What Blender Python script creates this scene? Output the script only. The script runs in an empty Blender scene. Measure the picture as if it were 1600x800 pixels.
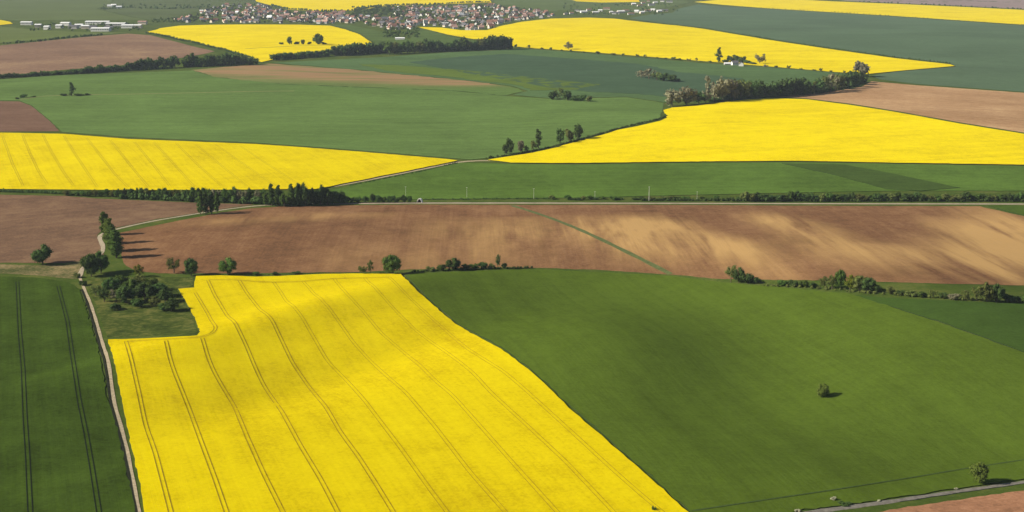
import bpy, math, random
import numpy as np
from mathutils import Vector, geometry as mgeo
R = math.radians
random.seed(7); RNG = np.random.default_rng(11)

# ---------------------------------------------------------------- camera, sky, sun, exposure
scene = bpy.context.scene
COL = scene.collection
W0, H0, FPX = 1600.0, 800.0, 2198.0
PITCH = math.atan(475 / FPX)
CAM_H = 237.5
cam = bpy.data.cameras.new('camera'); camo = bpy.data.objects.new('camera', cam); COL.objects.link(camo)
cam.sensor_width = 36; cam.lens = 36 * FPX / W0
cam.clip_start = 1; cam.clip_end = 60000
camo.location = (0, 0, CAM_H); camo.rotation_euler = (math.pi / 2 - PITCH, 0, 0)
scene.camera = camo

SUN_EL, SHADOW_AZ = R(31), R(9)          # light travels towards +x, swung a little away from the camera
to_sun = Vector((-math.cos(SUN_EL) * math.cos(SHADOW_AZ), -math.cos(SUN_EL) * math.sin(SHADOW_AZ), math.sin(SUN_EL)))
world = bpy.data.worlds.new('World'); scene.world = world; world.use_nodes = True
nt = world.node_tree
bg = nt.nodes['Background']
sky = nt.nodes.new('ShaderNodeTexSky'); sky.sky_type = 'NISHITA'; sky.sun_disc = False
sky.sun_elevation = SUN_EL; sky.sun_rotation = math.atan2(to_sun.x, to_sun.y)
sky.air_density = 1.0; sky.dust_density = 1.5
nt.links.new(sky.outputs[0], bg.inputs[0]); bg.inputs[1].default_value = 0.052
sl = bpy.data.lights.new('sun', 'SUN'); sl.energy = 5.0; sl.angle = R(0.5); sl.color = (1.0, 0.93, 0.79)
so = bpy.data.objects.new('sun', sl); COL.objects.link(so)
so.rotation_euler = to_sun.to_track_quat('Z', 'Y').to_euler(); so.location = (0, 0, 600)
scene.view_settings.view_transform = 'Standard'; scene.view_settings.look = 'None'
scene.view_settings.gamma = 1; scene.view_settings.use_curve_mapping = False
scene.view_settings.exposure = 0.5
scene.cycles.use_denoising = True
scene.cycles.max_bounces = 4; scene.cycles.diffuse_bounces = 2; scene.cycles.transmission_bounces = 2
scene.cycles.volume_bounces = 0; scene.cycles.transparent_max_bounces = 4
HAZE = 0.000026

# ---------------------------------------------------------------- terrain
CP, SP = math.cos(PITCH), math.sin(PITCH)
def ray(px, py):
    x = (np.asarray(px, float) - W0 / 2) / FPX; y = (H0 / 2 - np.asarray(py, float)) / FPX
    d = np.stack([x, CP + y * SP, y * CP - SP], -1)
    return d
def flat(px, py):
    d = ray(px, py); t = CAM_H / -d[..., 2]
    return d[..., 0] * t, d[..., 1] * t
HILLS = []
for (px, py, sx, sy, rot, h) in [
    (860, 560, 75, 90, 0, 9), (450, 508, 125, 22, 52, 7.5), (560, 572, 120, 24, 52, -6), (280, 590, 40, 50, 0, 2), (985, 545, 40, 70, 0, 6), (1190, 590, 50, 90, 0, -9), (1500, 530, 85, 100, 0, 17), (1000, 690, 45, 50, 0, 3),
    (1330, 655, 45, 50, 0, 5), (1500, 700, 60, 50, 0, -7), (1150, 740, 60, 40, 0, 4), (1240, 440, 70, 60, 0, 4), (960, 470, 60, 70, 0, -4), (560, 720, 90, 60, 0, 3), (80, 620, 70, 120, 0, 2.5),
    (1290, 385, 120, 110, 0, 8), (900, 385, 90, 80, 0, 4), (430, 370, 120, 90, 0, 5),
    (1250, 200, 330, 230, 0, 17), (180, 245, 260, 130, 0, 9), (420, 150, 400, 260, 0, 12), (760, 175, 200, 160, 0, -4),
    (900, 55, 420, 480, 0, 17), (380, 60, 380, 420, 0, 8), (1500, 70, 500, 420, 0, 14), (150, 75, 420, 400, 0, 8), (750, 115, 350, 300, 0, 5),
    (1450, 140, 300, 260, 0, 8)]:
    cx, cy = flat(px, py); HILLS.append((float(cx), float(cy), sx, sy, R(rot), h))
def H(x, y):
    x = np.asarray(x, float); y = np.asarray(y, float)
    z = 1.3 * np.sin(x / 71 + 1.3 * np.sin(y / 160)) * np.sin(y / 97 + 0.7) + 1.6 * np.sin(x / 210 - y / 330 + 1.1) + 1.2 * np.sin((x + y) / 133 + 2.0) * np.cos((x - y) / 190)
    for cx, cy, sx, sy, r, h in HILLS:
        dx, dy = x - cx, y - cy; c, s = math.cos(r), math.sin(r)
        u, v = dx * c + dy * s, -dx * s + dy * c
        z = z + h * np.exp(-0.5 * ((u / sx) ** 2 + (v / sy) ** 2))
    return z
def Hn(x, y):
    e = 1.5
    gx = (H(x + e, y) - H(x - e, y)) / (2 * e); gy = (H(x, y + e) - H(x, y - e)) / (2 * e)
    n = np.stack([-gx, -gy, np.ones_like(gx)], -1)
    return n / np.linalg.norm(n, axis=-1, keepdims=True)
def proj(px, py, off=0.0):
    """where the photo's point (px, py) meets the ground, raised by off metres"""
    px = np.atleast_1d(np.asarray(px, float)); py = np.atleast_1d(np.asarray(py, float))
    d = ray(px, py)
    t0 = (CAM_H - 48.0) / -d[:, 2]; lo = t0.copy(); hi = np.full(len(px), 30000.0); found = np.zeros(len(px), bool)
    t = t0.copy()
    for k in range(140):
        tn = t * 1.003 + 0.5
        P = d * tn[:, None]; g = CAM_H + P[:, 2] - H(P[:, 0], P[:, 1]) - off
        hit = (g < 0) & ~found
        lo[hit] = t[hit]; hi[hit] = tn[hit]; found |= hit
        t = tn
        if found.all(): break
    for k in range(18):
        m = (lo + hi) / 2; P = d * m[:, None]; g = CAM_H + P[:, 2] - H(P[:, 0], P[:, 1]) - off
        lo = np.where(g > 0, m, lo); hi = np.where(g > 0, hi, m)
    P = d * hi[:, None]
    return np.stack([P[:, 0], P[:, 1]], -1)
def mpp(px, py):
    """world point and metres per photo pixel there"""
    p = proj(px, py)[0]; zc = p[1] * CP + (CAM_H - float(H(p[0], p[1]))) * SP
    return float(p[0]), float(p[1]), zc / FPX

# ---------------------------------------------------------------- materials
def new_mat(name):
    m = bpy.data.materials.new(name); m.use_nodes = True; n = m.node_tree
    b = n.nodes['Principled BSDF']; b.inputs['Roughness'].default_value = 0.9; b.inputs['Specular IOR Level'].default_value = 0.0
    return m, n, b
def ramp(n, fac, stops):
    r = n.nodes.new('ShaderNodeValToRGB'); el = r.color_ramp.elements
    while len(el) < len(stops): el.new(0.5)
    for e, (p, c) in zip(el, stops): e.position = p; e.color = (*c, 1) if len(c) == 3 else c
    n.links.new(fac, r.inputs[0]); return r.outputs[0]
def wpos(n, ang=0.0, stretch=(1, 1, 1)):
    g = n.nodes.new('ShaderNodeNewGeometry')
    r = n.nodes.new('ShaderNodeVectorRotate'); r.rotation_type = 'Z_AXIS'; r.inputs['Angle'].default_value = -ang
    n.links.new(g.outputs['Position'], r.inputs['Vector'])
    s = n.nodes.new('ShaderNodeVectorMath'); s.operation = 'MULTIPLY'; s.inputs[1].default_value = stretch
    n.links.new(r.outputs[0], s.inputs[0]); return s.outputs[0]
def noise(n, vec, scale, detail=4, rough=0.55, dist=0.0):
    t = n.nodes.new('ShaderNodeTexNoise'); t.inputs['Scale'].default_value = scale; t.inputs['Detail'].default_value = detail
    t.inputs['Roughness'].default_value = rough; t.inputs['Distortion'].default_value = dist
    n.links.new(vec, t.inputs['Vector']); return t.outputs[0]
def math_n(n, op, a, b, clamp=False):
    m = n.nodes.new('ShaderNodeMath'); m.operation = op; m.use_clamp = clamp
    for i, v in enumerate((a, b)):
        if isinstance(v, (int, float)): m.inputs[i].default_value = v
        else: n.links.new(v, m.inputs[i])
    return m.outputs[0]
def mixc(n, fac, a, b, mode='MIX'):
    m = n.nodes.new('ShaderNodeMix'); m.data_type = 'RGBA'; m.blend_type = mode
    for key, v in ((0, fac), (6, a), (7, b)):
        if isinstance(v, (int, float)): m.inputs[key].default_value = v
        elif isinstance(v, tuple): m.inputs[key].default_value = (*v, 1)
        else: n.links.new(v, m.inputs[key])
    return m.outputs[2]
def crop_mat(name, dark, mid, light, ang=0.0, patch=0.012, row=1.0, bump=0.25, grain=0.45, rowfreq=0.35, contrast=1.0):
    """standing crop or tilled soil: broad patches, drill rows along ang, fine mottling"""
    m, n, b = new_mat(name)
    iso = wpos(n); rows = wpos(n, ang, (0.012, 1, 1))
    a = noise(n, iso, patch, 5, 0.6, 0.4)
    r = noise(n, rows, rowfreq, 3, 0.7)
    r2 = noise(n, rows, rowfreq * 0.22, 2, 0.5)
    f = noise(n, iso, grain, 4, 0.75)
    ff = noise(n, iso, grain * 0.18, 4, 0.7)
    s = math_n(n, 'MULTIPLY', math_n(n, 'SUBTRACT', a, 0.5), 1.2 * contrast)
    s = math_n(n, 'ADD', s, math_n(n, 'MULTIPLY', math_n(n, 'SUBTRACT', r, 0.5), 0.45 * row))
    s = math_n(n, 'ADD', s, math_n(n, 'MULTIPLY', math_n(n, 'SUBTRACT', r2, 0.5), 0.4 * row))
    s = math_n(n, 'ADD', s, math_n(n, 'MULTIPLY', math_n(n, 'SUBTRACT', f, 0.5), 1.3 * contrast))
    s = math_n(n, 'ADD', s, math_n(n, 'MULTIPLY', math_n(n, 'SUBTRACT', ff, 0.5), 0.9 * contrast))
    s = math_n(n, 'ADD', s, 0.5, True)
    c = ramp(n, s, [(0.12, dark), (0.5, mid), (0.88, light)])
    n.links.new(c, b.inputs['Base Color'])
    bp = n.nodes.new('ShaderNodeBump'); bp.inputs['Strength'].default_value = bump; bp.inputs['Distance'].default_value = 0.6
    n.links.new(math_n(n, 'ADD', f, r), bp.inputs['Height']); n.links.new(bp.outputs[0], b.inputs['Normal'])
    m['base_socket'] = 1
    return m
def add_pale(m, attr, col, ang):
    """pale eroded soil showing through where the field's attribute says so, torn into streaks by the plough"""
    n = m.node_tree; b = n.nodes['Principled BSDF']; old = b.inputs['Base Color'].links[0].from_socket
    at = n.nodes.new('ShaderNodeAttribute'); at.attribute_name = attr
    st = noise(n, wpos(n, ang, (0.16, 1, 1)), 0.030, 4, 0.55, 0.5)
    st2 = noise(n, wpos(n, ang, (0.06, 1, 1)), 0.15, 3, 0.6)
    k = math_n(n, 'MULTIPLY', at.outputs['Fac'], math_n(n, 'MULTIPLY', math_n(n, 'SUBTRACT', math_n(n, 'ADD', st, math_n(n, 'MULTIPLY', st2, 0.3)), 0.44), 2.6, True), True)
    n.links.new(mixc(n, math_n(n, 'MULTIPLY', k, 0.78), old, col), b.inputs['Base Color'])
def plain(name, col, var=0.15, scale=0.5, rough=0.9, spec=0.1):
    m, n, b = new_mat(name); b.inputs['Roughness'].default_value = rough; b.inputs['Specular IOR Level'].default_value = spec
    v = noise(n, wpos(n), scale, 4, 0.7)
    n.links.new(ramp(n, v, [(0.3, tuple(c * (1 - var) for c in col)), (0.7, tuple(min(1, c * (1 + var)) for c in col))]), b.inputs['Base Color'])
    return m

# ---------------------------------------------------------------- object helpers
def tag(o, label=None, cat=None, group=None, kind=None):
    if label: o['label'] = label
    if cat: o['category'] = cat
    if group: o['group'] = group
    if kind: o['kind'] = kind
    return o
def mesh_np(name, verts, faces, mats, midx=None, normals=None, smooth=False):
    me = bpy.data.meshes.new(name); me.from_pydata([tuple(map(float, v)) for v in verts], [], [tuple(map(int, f)) for f in faces])
    for m in mats: me.materials.append(m)
    if midx is not None: me.polygons.foreach_set('material_index', np.asarray(midx, np.int32))
    if smooth or normals is not None: me.polygons.foreach_set('use_smooth', np.ones(len(me.polygons), bool))
    me.update()
    if normals is not None: me.normals_split_custom_set_from_vertices([tuple(map(float, v)) for v in normals])
    return me
def link(name, me, parent=None):
    o = bpy.data.objects.new(name, me); COL.objects.link(o)
    if parent: o.parent = parent
    return o

def densify(pts, step):
    out = []
    for i in range(len(pts)):
        a = np.array(pts[i], float); b = np.array(pts[(i + 1) % len(pts)], float)
        k = max(1, int(np.hypot(*(b - a)) / step))
        for j in range(k): out.append(a + (b - a) * j / k)
    return np.array(out)
def inside(P, poly):
    x, y = P[:, 0], P[:, 1]; r = np.zeros(len(P), bool); n = len(poly); j = n - 1
    for i in range(n):
        xi, yi = poly[i]; xj, yj = poly[j]
        c = ((yi > y) != (yj > y)) & (x < (xj - xi) * (y - yi) / (yj - yi + 1e-12) + xi); r ^= c; j = i
    return r
def strip_geo(px_pts, off, width, shift=0.0, seg=6.0, pix=True):
    """a ribbon of the given width laid along photo points, off metres above the ground"""
    P = np.array(px_pts, float)
    if pix:
        q = []
        for a, b in zip(P[:-1], P[1:]):
            k = max(1, int(np.hypot(*(b - a)) / 12)); q += [a + (b - a) * j / k for j in range(k)]
        q.append(P[-1]); q = np.array(q); P = proj(q[:, 0], q[:, 1], off)
    out = [P[0]]
    for a, b in zip(P[:-1], P[1:]):
        k = max(1, int(np.hypot(*(b - a)) / seg)); out += [a + (b - a) * (j + 1) / k for j in range(k)]
    P = np.array(out)
    if len(P) > 8:                      # soften the corners of the traced line
        for _ in range(3): P[1:-1] = (P[:-2] + 2 * P[1:-1] + P[2:]) / 4
    T = np.gradient(P, axis=0); T /= np.linalg.norm(T, axis=1, keepdims=True) + 1e-9
    N = np.stack([-T[:, 1], T[:, 0]], -1)
    wj = width * (1 + 0.12 * np.sin(np.arange(len(P)) * 1.7))[:, None] / 2
    A = P + N * (shift - wj); B = P + N * (shift + wj)
    V = np.concatenate([A, B]); n = len(P)
    V3 = np.column_stack([V, H(V[:, 0], V[:, 1]) + off])
    F = [(i, i + 1, n + i + 1, n + i) for i in range(n - 1)]
    return V3, F, Hn(V[:, 0], V[:, 1])
def field(name, label, poly, off, mat, skirt_mat=None, lines=(), line_mat=None, attr=None, cat='field', jitter=0.45, cell=None):
    pp = densify(poly, 10.0); B = proj(pp[:, 0], pp[:, 1], off)
    D = float(np.median(B[:, 1])); cell = cell or min(60, max(9, D * 0.012))
    q = [B[0]]
    for a, b in zip(B, np.roll(B, -1, 0)):
        k = max(1, int(np.hypot(*(b - a)) / min(cell, max(4.5, D * 0.007)))); q += [a + (b - a) * (j + 1) / k for j in range(k)]
    B = np.array(q[:-1])
    B = B[np.linalg.norm(B - np.roll(B, 1, 0), axis=1) > 0.5]
    B = B + RNG.normal(0, jitter, B.shape)
    lo, hi = B.min(0), B.max(0)
    gx, gy = np.meshgrid(np.arange(lo[0], hi[0], cell), np.arange(lo[1], hi[1], cell)); G = np.stack([gx.ravel(), gy.ravel()], -1)
    G = G + RNG.uniform(-0.25, 0.25, G.shape) * cell
    G = G[inside(G, B)]
    if len(G):
        keep = np.ones(len(G), bool)
        for i in range(0, len(G), 500):
            d = np.linalg.norm(G[i:i + 500, None] - B[None], axis=2).min(1); keep[i:i + 500] = d > cell * 0.35
        G = G[keep]
    nb = len(B); C0 = B.mean(0); allp = np.concatenate([B, G]) - C0
    res = mgeo.delaunay_2d_cdt([Vector(p) for p in allp], [(i, (i + 1) % nb) for i in range(nb)], [], 1, 0.01)
    V = np.array([tuple(v) for v in res[0]]) + C0
    F = [tuple(f) for f in res[2]]
    Vz = np.column_stack([V, H(V[:, 0], V[:, 1]) + off]); Nn = Hn(V[:, 0], V[:, 1])
    # make every face look up
    FF = []
    for f in F:
        a, b, c = V[f[0]], V[f[1]], V[f[2]]
        FF.append(f if (b[0] - a[0]) * (c[1] - a[1]) - (b[1] - a[1]) * (c[0] - a[0]) > 0 else f[::-1])
    verts = [Vz]; norms = [Nn]; faces = FF; mi = [0] * len(FF); base = len(V)
    # standing edge of the crop
    n = nb; top = np.column_stack([B, H(B[:, 0], B[:, 1]) + off]); bot = top.copy(); bot[:, 2] -= off + 0.6
    T = np.roll(B, -1, 0) - np.roll(B, 1, 0); area = 0.5 * np.sum(B[:, 0] * np.roll(B[:, 1], -1) - np.roll(B[:, 0], -1) * B[:, 1])
    on = np.stack([T[:, 1], -T[:, 0], 0 * T[:, 0]], -1) * (1 if area > 0 else -1); on /= np.linalg.norm(on, axis=1, keepdims=True) + 1e-9
    verts += [top, bot]; norms += [on, on]
    for i in range(n):
        j = (i + 1) % n; f = (base + i, base + j, base + n + j, base + n + i)
        faces.append(f if area < 0 else f[::-1]); mi.append(1)
    base += 2 * n
    for V3, FS, NS in lines:
        verts.append(V3); norms.append(NS); faces += [tuple(base + i for i in f) for f in FS]; mi += [2] * len(FS); base += len(V3)
    me = mesh_np(name, np.concatenate(verts), faces, [mat, skirt_mat or mat, line_mat or mat], mi, np.concatenate(norms))
    if attr:
        an, fn = attr; a = me.attributes.new(an, 'FLOAT', 'POINT'); VV = np.concatenate(verts)
        a.data.foreach_set('value', fn(VV[:, 0], VV[:, 1]).astype(np.float32))
    return tag(link(name, me), label, cat, kind='structure')
def ribbon(name, label, pts, off, width, mat, cat='track', seg=8):
    V, F, N = strip_geo(pts, off, width, seg=seg); n = len(V) // 2
    # shoulders down to the ground so the ribbon has thickness
    Vd = V.copy(); Vd[:, 2] -= off + 0.4
    VV = np.concatenate([V, Vd]); NN = np.concatenate([N, N]); F = list(F)
    F += [(i + 1, i, 2 * n + i, 2 * n + i + 1) for i in range(n - 1)] + [(n + i, n + i + 1, 3 * n + i + 1, 3 * n + i) for i in range(n - 1)]
    return tag(link(name, mesh_np(name, VV, F, [mat], normals=NN)), label, cat, kind='structure')
def direction(a, b):
    P = proj([a[0], b[0]], [a[1], b[1]]); d = P[1] - P[0]; return math.atan2(d[1], d[0])

# ---------------------------------------------------------------- ground sheet to the horizon
def ground():
    m, n, b = new_mat('grass_ground')
    iso = wpos(n); v = noise(n, iso, 0.03, 5, 0.65); f = noise(n, iso, 0.4, 4, 0.7)
    c = ramp(n, math_n(n, 'ADD', math_n(n, 'MULTIPLY', v, 0.6), math_n(n, 'MULTIPLY', f, 0.4)), [(0.3, (0.035, 0.058, 0.010)), (0.5, (0.062, 0.092, 0.016)), (0.68, (0.13, 0.135, 0.035))])
    vo = n.nodes.new('ShaderNodeTexVoronoi'); vo.inputs['Scale'].default_value = 0.0013; n.links.new(wpos(n, 0.3, (1, 0.6, 1)), vo.inputs['Vector'])
    sp = n.nodes.new('ShaderNodeSeparateColor'); n.links.new(vo.outputs['Color'], sp.inputs[0])
    rr = n.nodes.new('ShaderNodeValToRGB'); rr.color_ramp.interpolation = 'CONSTANT'; el = rr.color_ramp.elements
    cs = [(0, (0.05, 0.10, 0.03)), (0.35, (0.075, 0.115, 0.04)), (0.6, (0.17, 0.11, 0.07)), (0.78, (0.04, 0.08, 0.04)), (0.9, (0.6, 0.47, 0.01))]
    while len(el) < 5: el.new(0.5)
    for e, (p, cc) in zip(el, cs): e.position = p; e.color = (*cc, 1)
    n.links.new(sp.outputs[0], rr.inputs[0])
    at = n.nodes.new('ShaderNodeAttribute'); at.attribute_name = 'patchwork'
    n.links.new(mixc(n, at.outputs['Fac'], c, rr.outputs[0]), b.inputs['Base Color'])
    ys = [-900.0]
    while ys[-1] < 20000: ys.append(ys[-1] + max(11, ys[-1] * 0.012))
    ys = np.array(ys); ts = np.linspace(-1, 1, 241); wid = 700 + 0.9 * np.clip(ys, 0, None)
    X = ts[None] * wid[:, None]; Y = np.repeat(ys[:, None], 241, 1)
    V = np.column_stack([X.ravel(), Y.ravel(), H(X, Y).ravel()]); nx = 241; F = []
    for r in range(len(ys) - 1):
        a = r * nx
        F += [(a + i, a + i + 1, a + nx + i + 1, a + nx + i) for i in range(nx - 1)]
    me = mesh_np('ground', V, F, [m], normals=Hn(V[:, 0], V[:, 1]))
    a = me.attributes.new('patchwork', 'FLOAT', 'POINT')
    out = ((np.abs(V[:, 0]) > 0.42 * V[:, 1] + 120) | (V[:, 1] > 7600)).astype(np.float32); a.data.foreach_set('value', out)
    tag(link('ground', me), 'green grassy ground reaching between and beyond the fields', 'ground', kind='structure')
ground()

# ---------------------------------------------------------------- field materials
SK_Y = plain('rape_stems', (0.055, 0.065, 0.012), 0.3, 1.2)
SK_G = plain('wheat_edge', (0.02, 0.038, 0.01), 0.3, 1.2)
SK_S = plain('soil_edge', (0.12, 0.075, 0.045), 0.2, 1.2)
RUT_Y = plain('flattened_rape_rut', (0.26, 0.17, 0.006), 0.5, 0.35)
RUT_Y2 = plain('faint_rape_rut', (0.33, 0.235, 0.004), 0.2, 1.5)
RUT_G = plain('bare_wheel_rut', (0.006, 0.011, 0.004), 0.3, 1.5)
TURN_G = plain('faint_turning_rut', (0.045, 0.075, 0.018), 0.3, 0.5)
def rape(name, ang, k=1.0): return crop_mat(name, (0.45 * k, 0.325 * k, 0.0), (0.65 * k, 0.505 * k, 0.0), (0.75 * k, 0.61 * k, 0.001), ang, 0.010, 0.9, 0.15, contrast=0.62)
def grn(name, base, ang, var=0.3, **kw):
    base = (base[0], base[1], base[2] * 0.5)
    d = tuple(c * (1 - var) for c in base); l = tuple(c * (1 + var) for c in base)
    return crop_mat(name, d, base, l, ang, **kw)
EXB = 1000
def ruts(px_pts, off, gauge=1.9, w=0.42, mat=None):
    return [strip_geo(px_pts, off + 0.15, w, s, seg=4) for s in (-gauge / 2, gauge / 2)]
def ext(pts, y=EXB):
    (x0, y0), (x1, y1) = pts[-2], pts[-1]; k = (y - y1) / (y1 - y0); return pts + [(x1 + (x1 - x0) * k, y)]

# near left wheat
a1 = direction((105, 500), (154, 796))
TA = ext([(27, 440), (29, 480), (31, 520), (36, 575), (39, 650), (43, 710), (47, 796)], 980); TB = ext([(91, 447), (97, 470), (105, 500), (112, 549), (124, 627), (135, 680), (144, 732), (154, 796)], 980)
TC = ext([(-40, 440), (-52, 560), (-62, 680), (-72, 796)], 980)
field('wheat_field', 'dark green wheat field with two pairs of wheel ruts at lower left',
      [(-320, 428), (0, 432), (60, 434), (108, 441), (124, 452), (133, 478), (143, 508), (154, 548), (163, 590), (167, 622), (179, 658), (189, 692), (199, 742), (210, 800), (250, EXB), (-320, EXB)],
      0.45, grn('wheat_dark', (0.042, 0.071, 0.018), a1, 0.34, row=1.3, patch=0.02), SK_G, sum([ruts(t, 0.45, 2.0, 0.42) for t in (TA, TB, TC)], []), RUT_G)
# main rapeseed field
a2 = direction((412, 740), (442, 800))
L = [[(197, 533), (205, 562), (214, 600), (227, 662), (242, 705), (254, 750), (267, 800)],
     [(259, 532), (264, 555), (272, 580), (280, 600), (299, 647), (315, 692), (335, 745), (354, 800)],
     [(316, 528), (325, 558), (334, 580), (345, 600), (367, 635), (385, 680), (412, 740), (442, 800)],
     [(325, 438), (335, 460), (350, 485), (370, 510), (385, 540), (400, 577), (412, 602), (440, 642), (470, 697), (502, 750), (528, 800)],
     [(374, 438), (386, 458), (402, 478), (425, 500), (442, 535), (457, 567), (480, 600), (510, 637), (532, 675), (560, 713), (587, 755), (614, 799)],
     [(428, 441), (440, 458), (455, 476), (472, 495), (492, 530), (512, 565), (540, 592), (560, 615), (573, 630), (627, 701), (668, 759), (698, 799)],
     [(474, 440), (495, 462), (515, 482), (535, 510), (552, 535), (575, 560), (607, 590), (634, 613), (678, 664), (735, 738), (789, 799)],
     [(522, 435), (542, 460), (567, 485), (595, 520), (625, 545), (655, 570), (680, 595), (707, 617), (749, 664), (803, 725), (870, 799)],
     [(570, 434), (600, 465), (620, 487), (650, 517), (690, 545), (720, 567), (742, 585), (765, 611), (823, 664), (884, 721), (958, 799)],
     [(608, 433), (640, 465), (680, 502), (730, 545), (787, 580), (820, 608), (897, 678), (951, 728), (1009, 779), (1035, 800)]]
rut_lines = []
for i, t in enumerate(L):
    rut_lines += ruts(ext(t, 985), 1.2, 2.0, 0.4 if i < 5 else 0.27)
hd1 = [(325, 437), (370, 437), (400, 440), (430, 441), (472, 440), (520, 435), (608, 433)]
hd2 = [(197, 533), (260, 530), (315, 527), (332, 522), (338, 514), (325, 490), (305, 457)]
for t in (hd1, hd2): rut_lines += ruts(t, 1.2, 1.9, 0.4)
MAIN = [(306, 431), (345, 430), (400, 432), (440, 431), (500, 428), (560, 427), (626, 428), (655, 457), (687, 485), (712, 506), (731, 517), (750, 527), (782, 545), (805, 561), (825, 577), (850, 599), (872, 620), (897, 644), (930, 672), (965, 702),
        (1020, 750), (1074, 799), (1290, EXB), (275, EXB), (226, 800), (216, 745), (206, 700), (196, 655), (190, 622), (183, 586), (176, 556), (168, 530), (215, 529), (260, 527), (308, 524), (312, 518), (305, 498), (297, 482), (287, 465), (278, 451), (303, 449)]
MY = rape('rape_flowers', a2, 0.92)
field('rapeseed_field', 'large bright yellow rapeseed field in the foreground with long diagonal wheel ruts', MAIN, 1.2, MY, SK_Y, rut_lines, RUT_Y, jitter=0.22)
# meadow in the notch
field('meadow', 'rough dark green meadow with old fruit trees in the notch of the yellow field',
      [(135, 436), (200, 433), (302, 433), (302, 448), (275, 452), (284, 467), (294, 484), (303, 500), (309, 519), (305, 522), (168, 527), (160, 505), (150, 478), (140, 458)],
      0.15, crop_mat('meadow_grass', (0.03, 0.045, 0.010), (0.06, 0.082, 0.016), (0.13, 0.13, 0.035), 0, 0.06, 0.2, 0.4, grain=0.25, contrast=1.3), cat='meadow')
# big green field on the right
a4 = direction((1200, 780), (1600, 718)); a4b = direction((800, 470), (1000, 640))
gl = strip_geo([(1080, 798), (1200, 780), (1290, 767), (1360, 756), (1430, 745), (1500, 733), (1600, 718), (1900, 672)], 0.62, 0.9, seg=6)
field('wheat_field', 'wide mid green wheat field on the right holding one small round tree',
      [(632, 429), (700, 425), (780, 421), (850, 421), (930, 425), (1050, 431), (1130, 441), (1200, 447), (1330, 459), (1462, 502), (1600, 551), (1900, 660), (1900, 700), (1750, 724), (1600, 748), (1500, 762), (1400, 777), (1260, 796), (1200, 806), (1150, 850), (1160, 960), (1240, EXB),
       (1296, EXB), (1079, 799), (1025, 750), (970, 702), (935, 672), (902, 644), (877, 620), (855, 599), (830, 577), (810, 561), (787, 545), (755, 527), (736, 517), (717, 506), (692, 485), (660, 457)],
      0.45, grn('wheat_mid', (0.073, 0.112, 0.024), a4b, 0.32, row=0.9, patch=0.006, contrast=0.6), SK_G, [gl], TURN_G)
field('wheat_field', 'darker blue green wheat field cut off by a straight edge at the right border',
      [(1335, 461), (1400, 466), (1480, 469), (1560, 473), (1600, 474), (1900, 492), (1900, 656), (1600, 549), (1464, 500)], 0.5, grn('wheat_bluish', (0.045, 0.082, 0.028), a4, 0.22, row=0.5), SK_G)
# bottom right corner soil + road
DIRT = plain('dry_track_earth', (0.38, 0.31, 0.20), 0.35, 0.6)
GRAV = plain('grey_gravel', (0.17, 0.155, 0.13), 0.35, 0.4)
asoil = direction((1230, 325), (1325, 385))
SOILC = ((0.12, 0.062, 0.031), (0.185, 0.094, 0.046), (0.255, 0.14, 0.068))
field('ploughed_field', 'reddish brown bare soil in the lower right corner', [(1200, 832), (1330, 808), (1400, 795), (1480, 783), (1600, 766), (1900, 722), (1900, EXB), (1260, EXB), (1180, 900)], 0.12,
      crop_mat('red_soil', (0.22, 0.11, 0.06), (0.33, 0.165, 0.09), (0.42, 0.22, 0.125), a4, 0.02, 1.0, 0.3), SK_S)
ribbon('gravel_road', 'grey gravel farm road along the lower right corner', [(1010, 850), (1200, 812), (1260, 801), (1400, 782), (1500, 767), (1600, 753), (1750, 732), (1900, 710)], 0.3, 3.2, GRAV, 'road')

# ---- soil fields either side of the lane
def blobs(lst):
    B = [(*flat(px, py), sx, sy, R(r), k) for px, py, sx, sy, r, k in lst]
    def fn(x, y):
        z = np.zeros_like(x)
        for cx, cy, sx, sy, r, k in B:
            dx, dy = x - cx, y - cy; c, s = math.cos(r), math.sin(r)
            z += k * np.exp(-0.5 * (((dx * c + dy * s) / sx) ** 2 + ((-dx * s + dy * c) / sy) ** 2))
        return np.clip(z, 0, 1.6)
    return fn
ad = math.degrees(asoil)
pale = blobs([(440, 348, 60, 14, 20, 0.6), (560, 338, 60, 14, 0, 0.5), (600, 410, 40, 30, ad, 0.5), (790, 350, 40, 60, ad, 0.45), (760, 395, 50, 30, ad, 0.7), (860, 370, 25, 60, ad, 0.7), (960, 355, 60, 40, ad, 0.9), (1065, 392, 40, 35, ad, 1.5), (1000, 375, 50, 30, ad, 0.8),
              (1070, 350, 70, 22, ad, 0.9), (1130, 395, 60, 30, ad, 1.0), (1170, 350, 60, 30, ad, 0.8), (1230, 365, 80, 26, ad, 1.2), (1290, 400, 60, 25, ad, 1.1), (1400, 350, 60, 40, ad, 1.0), (1440, 390, 80, 35, ad, 1.3),
              (1380, 410, 60, 16, ad, 0.9), (1560, 370, 80, 40, ad, 1.1), (1530, 420, 80, 30, ad, 1.1), (1200, 425, 80, 14, ad, 0.9), (1370, 350, 42, 80, 10, -1.7), (1385, 390, 40, 40, 0, -1.2), (1160, 372, 26, 90, 5, -1.8), (900, 330, 160, 30, 0, -0.8), (1430, 365, 70, 12, ad, -0.8), (1110, 370, 70, 10, ad, -0.6), (1480, 345, 60, 14, ad, -0.7), (1700, 400, 120, 60, ad, 1.0)])
MS = crop_mat('brown_soil', *SOILC, asoil, 0.012, 1.1, 0.3); add_pale(MS, 'pale', (0.52, 0.325, 0.125), asoil)
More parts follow.
